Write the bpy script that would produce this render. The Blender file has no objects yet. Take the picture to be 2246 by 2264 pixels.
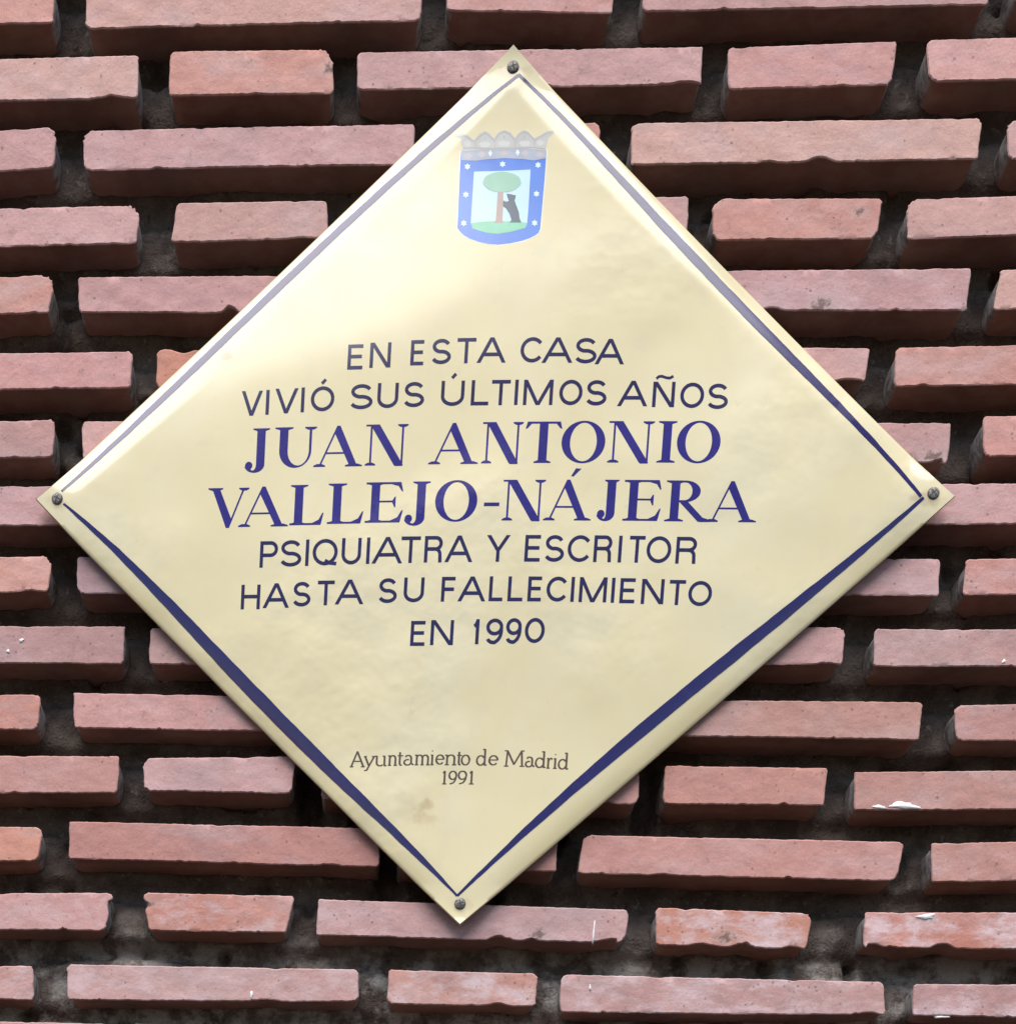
import bpy, bmesh, math, random, json
import numpy as np
from mathutils import Vector, Matrix
from mathutils.geometry import delaunay_2d_cdt

scene = bpy.context.scene
COL = scene.collection
MM = 0.001

# wall coordinates: x to the right, y up, z out of the wall towards the street, millimetres
def wv(x, y, z):
    return Vector((x * MM, -z * MM, y * MM))

# ------------------------------------------------------------------ camera
CAM = {'C': [-41.919, -700.0, 1500.0], 'right': [0.994248, 0.042647, -0.098241], 'up': [-0.056449, 0.988212, -0.142307], 'back': [0.091014, 0.147034, 0.984935], 'lens': 69.6756, 'sx': 0.33079, 'sy': 1.26053}
cam_data = bpy.data.cameras.new("camera")
cam = bpy.data.objects.new("camera", cam_data)
COL.objects.link(cam)
r_, u_, b_ = (Vector((v[0], -v[2], v[1])) for v in (CAM["right"], CAM["up"], CAM["back"]))
m = Matrix((r_, u_, b_)).transposed().to_4x4()
m.translation = wv(*CAM["C"])
cam.matrix_world = m
cam_data.sensor_fit = 'HORIZONTAL'
cam_data.sensor_width = 36.0
cam_data.lens = CAM["lens"]
cam_data.shift_x = CAM["sx"]
cam_data.shift_y = CAM["sy"]
cam_data.clip_start = 0.05
cam_data.clip_end = 100.0
scene.camera = cam

# ------------------------------------------------------------------ sky, sun, exposure
SUN_EL, SUN_AZ = 58.2, -10.0        # azimuth measured from straight out of the wall, negative = left
el, az = math.radians(SUN_EL), math.radians(SUN_AZ)
to_sun = Vector((math.sin(az) * math.cos(el), -math.cos(az) * math.cos(el), math.sin(el)))
world = bpy.data.worlds.new("World")
scene.world = world
world.use_nodes = True
wn = world.node_tree.nodes
wl = world.node_tree.links
sky = wn.new("ShaderNodeTexSky")
sky.sky_type = 'NISHITA'
sky.sun_disc = False
sky.sun_elevation = el
sky.sun_rotation = math.atan2(to_sun.x, to_sun.y)
sky.air_density = 1.0
sky.dust_density = 1.0
sky.ozone_density = 1.0
wl.new(sky.outputs[0], wn["Background"].inputs[0])
wn["Background"].inputs[1].default_value = 0.062
sun_data = bpy.data.lights.new("sun", 'SUN')
sun_data.energy = 2.0
sun_data.angle = math.radians(53.0)
sun_data.color = (1.0, 0.965, 0.925)
sun = bpy.data.objects.new("sun", sun_data)
COL.objects.link(sun)
sun.location = to_sun * 5
sun.rotation_euler = to_sun.to_track_quat('Z', 'Y').to_euler()
scene.view_settings.view_transform = 'Standard'
scene.view_settings.look = 'None'
scene.view_settings.exposure = 1.29
scene.view_settings.gamma = 1.0
scene.view_settings.use_curve_mapping = False

# ------------------------------------------------------------------ helpers
def lin(c):
    out = []
    for v in c:
        v /= 255.0
        out.append(v / 12.92 if v <= 0.04045 else ((v + 0.055) / 1.055) ** 2.4)
    return out

def new_mat(name):
    mt = bpy.data.materials.new(name)
    mt.use_nodes = True
    nt = mt.node_tree
    return mt, nt, nt.nodes["Principled BSDF"]

def node(nt, kind, **kw):
    n = nt.nodes.new(kind)
    for k, v in kw.items():
        if k.startswith("i_"):
            n.inputs[k[2:].replace("_", " ")].default_value = v
        else:
            setattr(n, k, v)
    return n

def noise(nt, scale, detail=3.0, rough=0.55, vec=None, dist=0.0):
    n = node(nt, "ShaderNodeTexNoise")
    n.inputs["Scale"].default_value = scale
    n.inputs["Detail"].default_value = detail
    n.inputs["Roughness"].default_value = rough
    n.inputs["Distortion"].default_value = dist
    if vec is not None:
        nt.links.new(vec, n.inputs["Vector"])
    return n.outputs["Fac"]

def ramp(nt, fac, lo, hi, a=0.0, b=1.0, smooth=True):
    n = node(nt, "ShaderNodeMapRange", interpolation_type='SMOOTHSTEP' if smooth else 'LINEAR')
    n.inputs["From Min"].default_value = lo
    n.inputs["From Max"].default_value = hi
    n.inputs["To Min"].default_value = a
    n.inputs["To Max"].default_value = b
    nt.links.new(fac, n.inputs["Value"])
    return n.outputs["Result"]

def mix(nt, fac, a, b, mode='MIX'):
    n = node(nt, "ShaderNodeMix", data_type='RGBA', blend_type=mode)
    for idx, v in ((0, fac), (6, a), (7, b)):
        s = n.inputs[idx]
        if hasattr(v, "links"):
            nt.links.new(v, s)
        elif isinstance(v, (int, float)):
            s.default_value = v
        else:
            s.default_value = (*v, 1.0) if len(v) == 3 else v
    return n.outputs[2]

def math_(nt, op, a, b=None):
    n = node(nt, "ShaderNodeMath", operation=op)
    for i, v in enumerate((a, b)):
        if v is None:
            continue
        if hasattr(v, "links"):
            nt.links.new(v, n.inputs[i])
        else:
            n.inputs[i].default_value = v
    return n.outputs[0]

def bump(nt, bsdf, height, strength, dist):
    b = node(nt, "ShaderNodeBump")
    b.inputs["Strength"].default_value = strength
    b.inputs["Distance"].default_value = dist
    nt.links.new(height, b.inputs["Height"])
    nt.links.new(b.outputs[0], bsdf.inputs["Normal"])

def link_mesh(name, verts, faces, mat, parent=None, base=(0, 0, 0), smooth=True, normals=None, sharp=None):
    """verts in wall millimetres; stored relative to the parent's base point."""
    o3 = wv(*base)
    me = bpy.data.meshes.new(name)
    me.from_pydata([wv(*v) - o3 for v in verts], [], faces)
    me.materials.append(mat)
    if smooth:
        me.polygons.foreach_set("use_smooth", [True] * len(me.polygons))
    me.update()
    if normals is not None:
        me.normals_split_custom_set_from_vertices([Vector((n[0], -n[2], n[1])) for n in normals])
    if sharp is not None:
        me.set_sharp_from_angle(angle=math.radians(sharp))
    o = bpy.data.objects.new(name, me)
    COL.objects.link(o)
    if parent is not None:
        o.parent = parent
    return o

def empty(name, base):
    o = bpy.data.objects.new(name, None)
    o.empty_display_size = 0.05
    o.location = wv(*base)
    COL.objects.link(o)
    return o

def fbm1(rng, length, waves):
    """a smooth random function of one variable: waves = [(wavelength, amplitude)]"""
    tabs = []
    for wl_, amp in waves:
        n = int(length / wl_) + 4
        tabs.append((wl_, amp, [rng.uniform(-1, 1) for _ in range(n)], rng.random()))
    def f(s):
        t = 0.0
        for wl_, amp, tab, off in tabs:
            q = s / wl_ + off
            i = int(math.floor(q)); fr = q - i; fr = fr * fr * (3 - 2 * fr)
            t += amp * (tab[i % len(tab)] * (1 - fr) + tab[(i + 1) % len(tab)] * fr)
        return t
    return f

def area2(p):
    return sum(p[i - 1][0] * p[i][1] - p[i][0] * p[i - 1][1] for i in range(len(p)))

def union(polys, step=None):
    """union of 2D polygons as one clean triangulated sheet (overlaps merged)"""
    vs, fs = [], []
    for p in polys:
        if area2(p) < 0:
            p = p[::-1]
        fs.append(list(range(len(vs), len(vs) + len(p))))
        vs += [Vector((q[0], q[1])) for q in p]
    if step:
        xs = [v.x for v in vs]; ys = [v.y for v in vs]
        nx = int((max(xs) - min(xs)) / step) + 1; ny = int((max(ys) - min(ys)) / step) + 1
        for i in range(nx):
            for j in range(ny):
                vs.append(Vector((min(xs) + (i + 0.5 + 0.13 * (j % 3)) * step, min(ys) + (j + 0.5 + 0.11 * (i % 3)) * step)))
    V, E, F, ov, oe, of = delaunay_2d_cdt(vs, [], fs, 0, 1e-5)
    keep = [list(f) for f, o in zip(F, of) if len(o)]
    used = sorted({i for f in keep for i in f})
    ix = {k: n for n, k in enumerate(used)}
    v2 = [(V[k].x, V[k].y) for k in used]
    f2 = []
    for f in keep:
        p = [v2[ix[i]] for i in f]
        a = area2(p)
        if abs(a) < 1e-9:
            continue
        f2.append([ix[i] for i in (f if a > 0 else f[::-1])])
    return v2, f2

DATA = {
 "plaque": [-0.36, -6.07, 314.25, 279.92],
 "bricks": [[0, [[-400.0, 327.9, -315.0, 327.8, -315.0, 302.3, -400.0, 302.4], [-293.1, 324.0, -63.5, 323.0, -63.5, 297.5, -293.1, 298.5], [-46.5, 329.6, 64.6, 325.2, 64.6, 299.7, -46.5, 304.1], [84.6, 326.1, 308.6, 324.4, 308.6, 298.9, 84.6, 300.6], [325.6, 326.4, 435.6, 326.4, 435.6, 300.9, 325.6, 300.9]]], [1, [[-481.0, 280.5, -255.1, 281.6, -254.8, 255.0, -481.0, 255.0], [-233.1, 283.1, -122.0, 281.8, -119.9, 254.7, -233.1, 255.8], [-104.9, 280.9, 126.1, 279.1, 127.0, 256.2, -104.2, 258.0], [142.2, 278.2, 252.4, 280.0, 251.5, 253.5, 145.1, 253.0], [271.6, 279.0, 499.0, 280.5, 499.0, 255.0, 275.5, 254.2]]], [2, [[-420.0, 234.2, -311.1, 238.5, -312.4, 213.1, -420.0, 209.4], [-292.4, 236.7, -64.1, 236.3, -62.9, 211.2, -290.6, 211.6], [-47.0, 234.2, 61.6, 234.5, 61.6, 209.4, -47.0, 209.4], [82.1, 232.5, 312.2, 231.9, 311.5, 207.5, 83.5, 207.1], [327.9, 228.9, 440.0, 234.2, 440.0, 209.4, 331.1, 206.1]]], [3, [[-481.0, 186.9, -250.7, 188.4, -251.9, 164.8, -481.0, 162.5], [-224.7, 188.6, -120.8, 188.6, -119.1, 165.4, -228.4, 164.0], [-104.0, 186.9, 123.9, 187.5, 123.9, 162.5, -104.0, 162.5], [140.0, 187.3, 252.5, 185.0, 250.3, 160.8, 142.1, 161.4], [267.7, 183.1, 499.0, 186.9, 499.0, 162.5, 270.2, 158.7]]], [4, [[-420.0, 142.8, -308.6, 145.7, -312.4, 121.2, -420.0, 118.4], [-292.2, 144.3, -63.0, 142.8, -63.0, 118.4, -291.1, 121.5], [-47.0, 142.8, 63.0, 142.8, 63.0, 118.4, -47.0, 118.4], [82.0, 142.8, 313.8, 141.1, 313.6, 115.1, 82.0, 118.4], [333.2, 140.3, 440.0, 142.8, 440.0, 118.4, 331.7, 115.6]]], [5, [[-481.0, 94.5, -251.0, 95.1, -252.6, 71.3, -481.0, 71.1], [-235.1, 97.2, -121.0, 94.5, -121.0, 71.1, -234.1, 72.3], [-104.0, 94.5, 126.0, 94.5, 126.0, 71.1, -104.0, 71.1], [141.0, 94.5, 252.2, 92.6, 250.6, 72.3, 141.0, 71.1], [269.5, 93.0, 499.0, 94.5, 499.0, 71.1, 270.6, 68.5]]], [6, [[-420.0, 49.8, -305.4, 52.5, -306.7, 27.8, -420.0, 24.9], [-286.0, 51.5, -63.0, 49.8, -63.0, 24.9, -285.2, 27.4], [-47.0, 49.8, 63.0, 49.8, 63.0, 24.9, -47.0, 24.9], [82.0, 49.8, 310.5, 46.0, 310.3, 20.4, 82.0, 24.9], [330.6, 49.2, 440.0, 49.8, 440.0, 24.9, 333.3, 24.1]]], [7, [[-481.0, 7.7, -252.0, 7.7, -252.0, -18.1, -481.0, -18.1], [-233.0, 7.7, -121.0, 7.7, -121.0, -18.1, -233.0, -18.1], [-104.0, 7.7, 126.0, 7.7, 126.0, -18.1, -104.0, -18.1], [141.0, 7.7, 251.0, 7.7, 251.0, -18.1, 141.0, -18.1], [270.0, 7.7, 499.0, 7.7, 499.0, -18.1, 270.0, -18.1]]], [8, [[-420.0, -38.9, -305.1, -37.5, -306.9, -61.0, -420.0, -62.4], [-286.2, -38.1, -63.0, -38.9, -63.0, -62.4, -285.4, -62.4], [-47.0, -38.9, 63.0, -38.9, 63.0, -62.4, -47.0, -62.4], [82.0, -38.9, 312.1, -39.7, 312.6, -63.0, 82.0, -62.4], [328.2, -40.2, 440.0, -38.9, 440.0, -62.4, 328.5, -63.3]]], [9, [[-481.0, -84.4, -250.1, -83.6, -250.5, -108.8, -481.0, -108.7], [-232.2, -85.0, -121.0, -84.4, -121.0, -108.7, -231.6, -108.8], [-104.0, -84.4, 126.0, -84.4, 126.0, -108.7, -104.0, -108.7], [141.0, -84.4, 252.4, -84.0, 251.6, -108.0, 141.0, -108.7], [271.4, -84.9, 499.0, -84.4, 499.0, -108.7, 272.8, -109.1]]], [10, [[-420.0, -130.9, -309.1, -130.3, -311.3, -154.1, -420.0, -154.7], [-286.3, -128.4, -63.0, -130.9, -63.0, -154.7, -284.5, -151.9], [-47.0, -130.9, 63.0, -130.9, 63.0, -154.7, -47.0, -154.7], [82.0, -130.9, 308.8, -131.9, 308.2, -156.7, 82.0, -154.7], [330.3, -133.1, 440.0, -130.9, 440.0, -154.7, 333.3, -156.1]]], [11, [[-481.0, -173.2, -250.9, -171.4, -251.6, -196.7, -481.0, -198.4], [-233.7, -172.5, -123.2, -170.4, -125.8, -195.1, -232.3, -195.0], [-104.0, -173.2, 118.6, -172.6, 119.5, -200.1, -104.0, -198.4], [136.3, -174.2, 248.0, -174.4, 247.8, -199.7, 137.0, -199.6], [266.7, -177.2, 499.0, -173.2, 499.0, -198.4, 269.0, -202.4]]], [12, [[-420.0, -220.3, -305.2, -220.2, -308.3, -243.6, -420.0, -245.7], [-286.1, -216.1, -61.8, -218.3, -60.3, -244.1, -285.2, -241.8], [-47.0, -220.3, 65.1, -220.2, 65.9, -246.4, -47.0, -245.7], [83.4, -220.6, 304.9, -223.3, 301.9, -248.8, 80.8, -246.4], [323.6, -223.5, 440.0, -220.3, 440.0, -245.7, 326.2, -249.1]]], [13, [[-481.0, -267.9, -251.1, -264.9, -257.0, -290.6, -481.0, -292.6], [-230.0, -264.6, -119.8, -265.4, -124.3, -290.4, -224.7, -290.7], [-102.6, -267.0, 119.0, -271.0, 116.7, -293.5, -102.8, -291.9], [136.9, -268.9, 246.4, -271.4, 244.1, -295.3, 139.4, -294.3], [282.4, -269.8, 499.0, -267.9, 499.0, -292.6, 283.8, -293.8]]], [14, [[-420.0, -315.9, -309.2, -316.5, -308.4, -340.4, -420.0, -339.1], [-284.6, -314.9, -71.0, -314.8, -69.1, -337.1, -282.4, -339.9], [-49.2, -314.5, 57.7, -315.6, 57.9, -337.7, -49.5, -337.9], [74.6, -315.9, 299.8, -316.7, 302.8, -339.0, 75.5, -341.6], [319.7, -318.1, 440.0, -315.9, 440.0, -339.1, 321.7, -339.2]]], [15, [[-481, -355.9, -252, -355.9, -252, -380.4, -481, -380.4], [-233, -355.9, -121, -355.9, -121, -380.4, -233, -380.4], [-104, -355.9, 126, -355.9, 126, -380.4, -104, -380.4], [141, -355.9, 251, -355.9, 251, -380.4, 141, -380.4], [270, -355.9, 499, -355.9, 499, -380.4, 270, -380.4]]]],
 "text": [[16.07, [["E", -100.6, -89.0, 75.3], ["N", -85.4, -71.0, 76.1], ["E", -57.6, -47.5, 77.1], ["S", -43.4, -30.0, 77.6], ["T", -26.6, -12.8, 77.9], ["A", -11.8, 6.7, 78.1], ["C", 16.9, 32.5, 78.0], ["A", 32.2, 51.7, 77.8], ["S", 53.7, 68.4, 77.4], ["A", 68.0, 86.6, 76.9]]], [16.05, [["V", -172.4, -158.5, 47.2], ["I", -155.9, -153.2, 47.6], ["V", -149.0, -133.9, 48.2], ["I", -131.5, -128.8, 48.6], ["O+", -124.6, -108.3, 49.0], ["S", -97.6, -81.9, 49.8], ["U", -78.8, -64.4, 50.2], ["S", -60.8, -46.6, 50.5], ["U+", -35.3, -19.4, 50.9], ["L", -14.8, -2.1, 51.1], ["T", -1.5, 12.2, 51.1], ["I", 14.6, 17.2, 51.2], ["M", 20.7, 40.7, 51.1], ["O", 44.9, 60.6, 51.0], ["S", 63.0, 77.0, 50.8], ["A", 85.0, 104.1, 50.5], ["N~", 107.9, 122.8, 50.0], ["O", 126.5, 142.5, 49.6], ["S", 144.8, 158.7, 49.1]]], [26.22, [["J", -169.4, -151.7, 12.7], ["U", -148.5, -119.1, 13.0], ["A", -120.8, -87.9, 13.3], ["N", -85.2, -56.2, 13.6], ["A", -41.6, -8.5, 13.9], ["N", -5.4, 22.2, 14.2], ["T", 23.7, 48.6, 14.4], ["O", 48.6, 78.2, 14.6], ["N", 80.1, 110.8, 14.8], ["I", 113.5, 125.9, 15.0], ["O", 126.5, 155.8, 15.1]]], [25.83, [["V", -192.9, -164.3, -25.0], ["A", -171.4, -137.5, -24.5], ["L", -135.9, -111.8, -23.9], ["L", -109.7, -84.2, -23.4], ["E", -83.5, -57.0, -23.0], ["J", -56.7, -38.7, -22.8], ["O", -35.1, -6.2, -22.5], ["-", -1.5, 9.0, -22.3], ["N", 11.0, 39.8, -22.1], ["A+", 39.2, 71.0, -22.0], ["J", 75.1, 89.7, -21.9], ["E", 92.8, 118.8, -21.9], ["R", 121.0, 153.0, -22.0], ["A", 149.5, 182.6, -22.1]]], [16.98, [["P", -155.0, -142.4, -50.9], ["S", -140.8, -125.8, -50.5], ["I", -123.1, -120.6, -50.2], ["Q", -118.1, -100.6, -50.0], ["U", -97.9, -84.3, -49.6], ["I", -80.7, -78.2, -49.4], ["A", -76.1, -56.2, -49.2], ["T", -57.2, -42.9, -49.0], ["R", -40.6, -27.9, -48.8], ["A", -25.8, -7.7, -48.6], ["Y", 2.6, 17.5, -48.4], ["E", 28.3, 40.1, -48.3], ["S", 41.9, 55.3, -48.3], ["C", 57.6, 73.8, -48.3], ["R", 75.4, 88.0, -48.3], ["I", 92.1, 94.5, -48.4], ["T", 98.9, 110.7, -48.4], ["O", 111.3, 128.1, -48.5], ["R", 131.3, 145.5, -48.7]]], [15.9, [["H", -167.0, -153.5, -77.7], ["A", -151.0, -133.5, -77.0], ["S", -130.6, -118.0, -76.3], ["T", -113.9, -101.0, -75.7], ["A", -100.3, -81.5, -75.2], ["S", -70.9, -57.9, -74.6], ["U", -53.3, -39.2, -74.2], ["F", -27.3, -16.7, -73.9], ["A", -15.2, 2.8, -73.7], ["L", 5.6, 15.9, -73.6], ["L", 18.5, 29.6, -73.6], ["E", 32.2, 42.7, -73.6], ["C", 45.0, 59.8, -73.6], ["I", 61.6, 64.2, -73.7], ["M", 67.4, 86.3, -73.8], ["I", 89.4, 91.7, -74.0], ["E", 95.2, 106.7, -74.2], ["N", 109.9, 125.3, -74.5], ["T", 128.2, 140.4, -74.9], ["O", 141.9, 158.0, -75.3]]], [16.09, [["E", -46.9, -35.7, -102.3], ["N", -33.0, -17.1, -101.8], ["1", -4.2, 1.4, -101.2], ["9", 5.1, 17.2, -100.9], ["9", 18.8, 29.9, -100.6], ["0", 32.0, 45.7, -100.2]]], [10.01, [["A", -83.9, -74.5, -180.9], ["y", -74.7, -67.2, -180.6], ["u", -67.0, -58.5, -180.3], ["n", -57.7, -51.2, -180.0], ["t", -51.3, -47.0, -179.9], ["a", -46.8, -39.6, -179.8], ["m", -38.8, -28.4, -179.6], ["i", -28.1, -25.4, -179.5], ["e", -24.4, -18.2, -179.5], ["n", -17.8, -9.6, -179.5], ["t", -9.6, -5.9, -179.5], ["o", -6.4, -0.4, -179.5], ["d", 4.2, 11.6, -179.6], ["e", 12.6, 19.5, -179.7], ["M", 23.7, 37.3, -180.0], ["a", 38.2, 44.8, -180.3], ["d", 45.3, 52.7, -180.6], ["r", 53.2, 57.3, -180.9], ["i", 57.6, 60.6, -181.0], ["d", 61.3, 68.5, -181.3]]], [8.38, [["1", -19.2, -15.6, -192.1], ["9", -14.6, -8.7, -192.1], ["9", -8.1, -1.7, -192.0], ["1", -0.6, 3.6, -192.0]]]],
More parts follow.
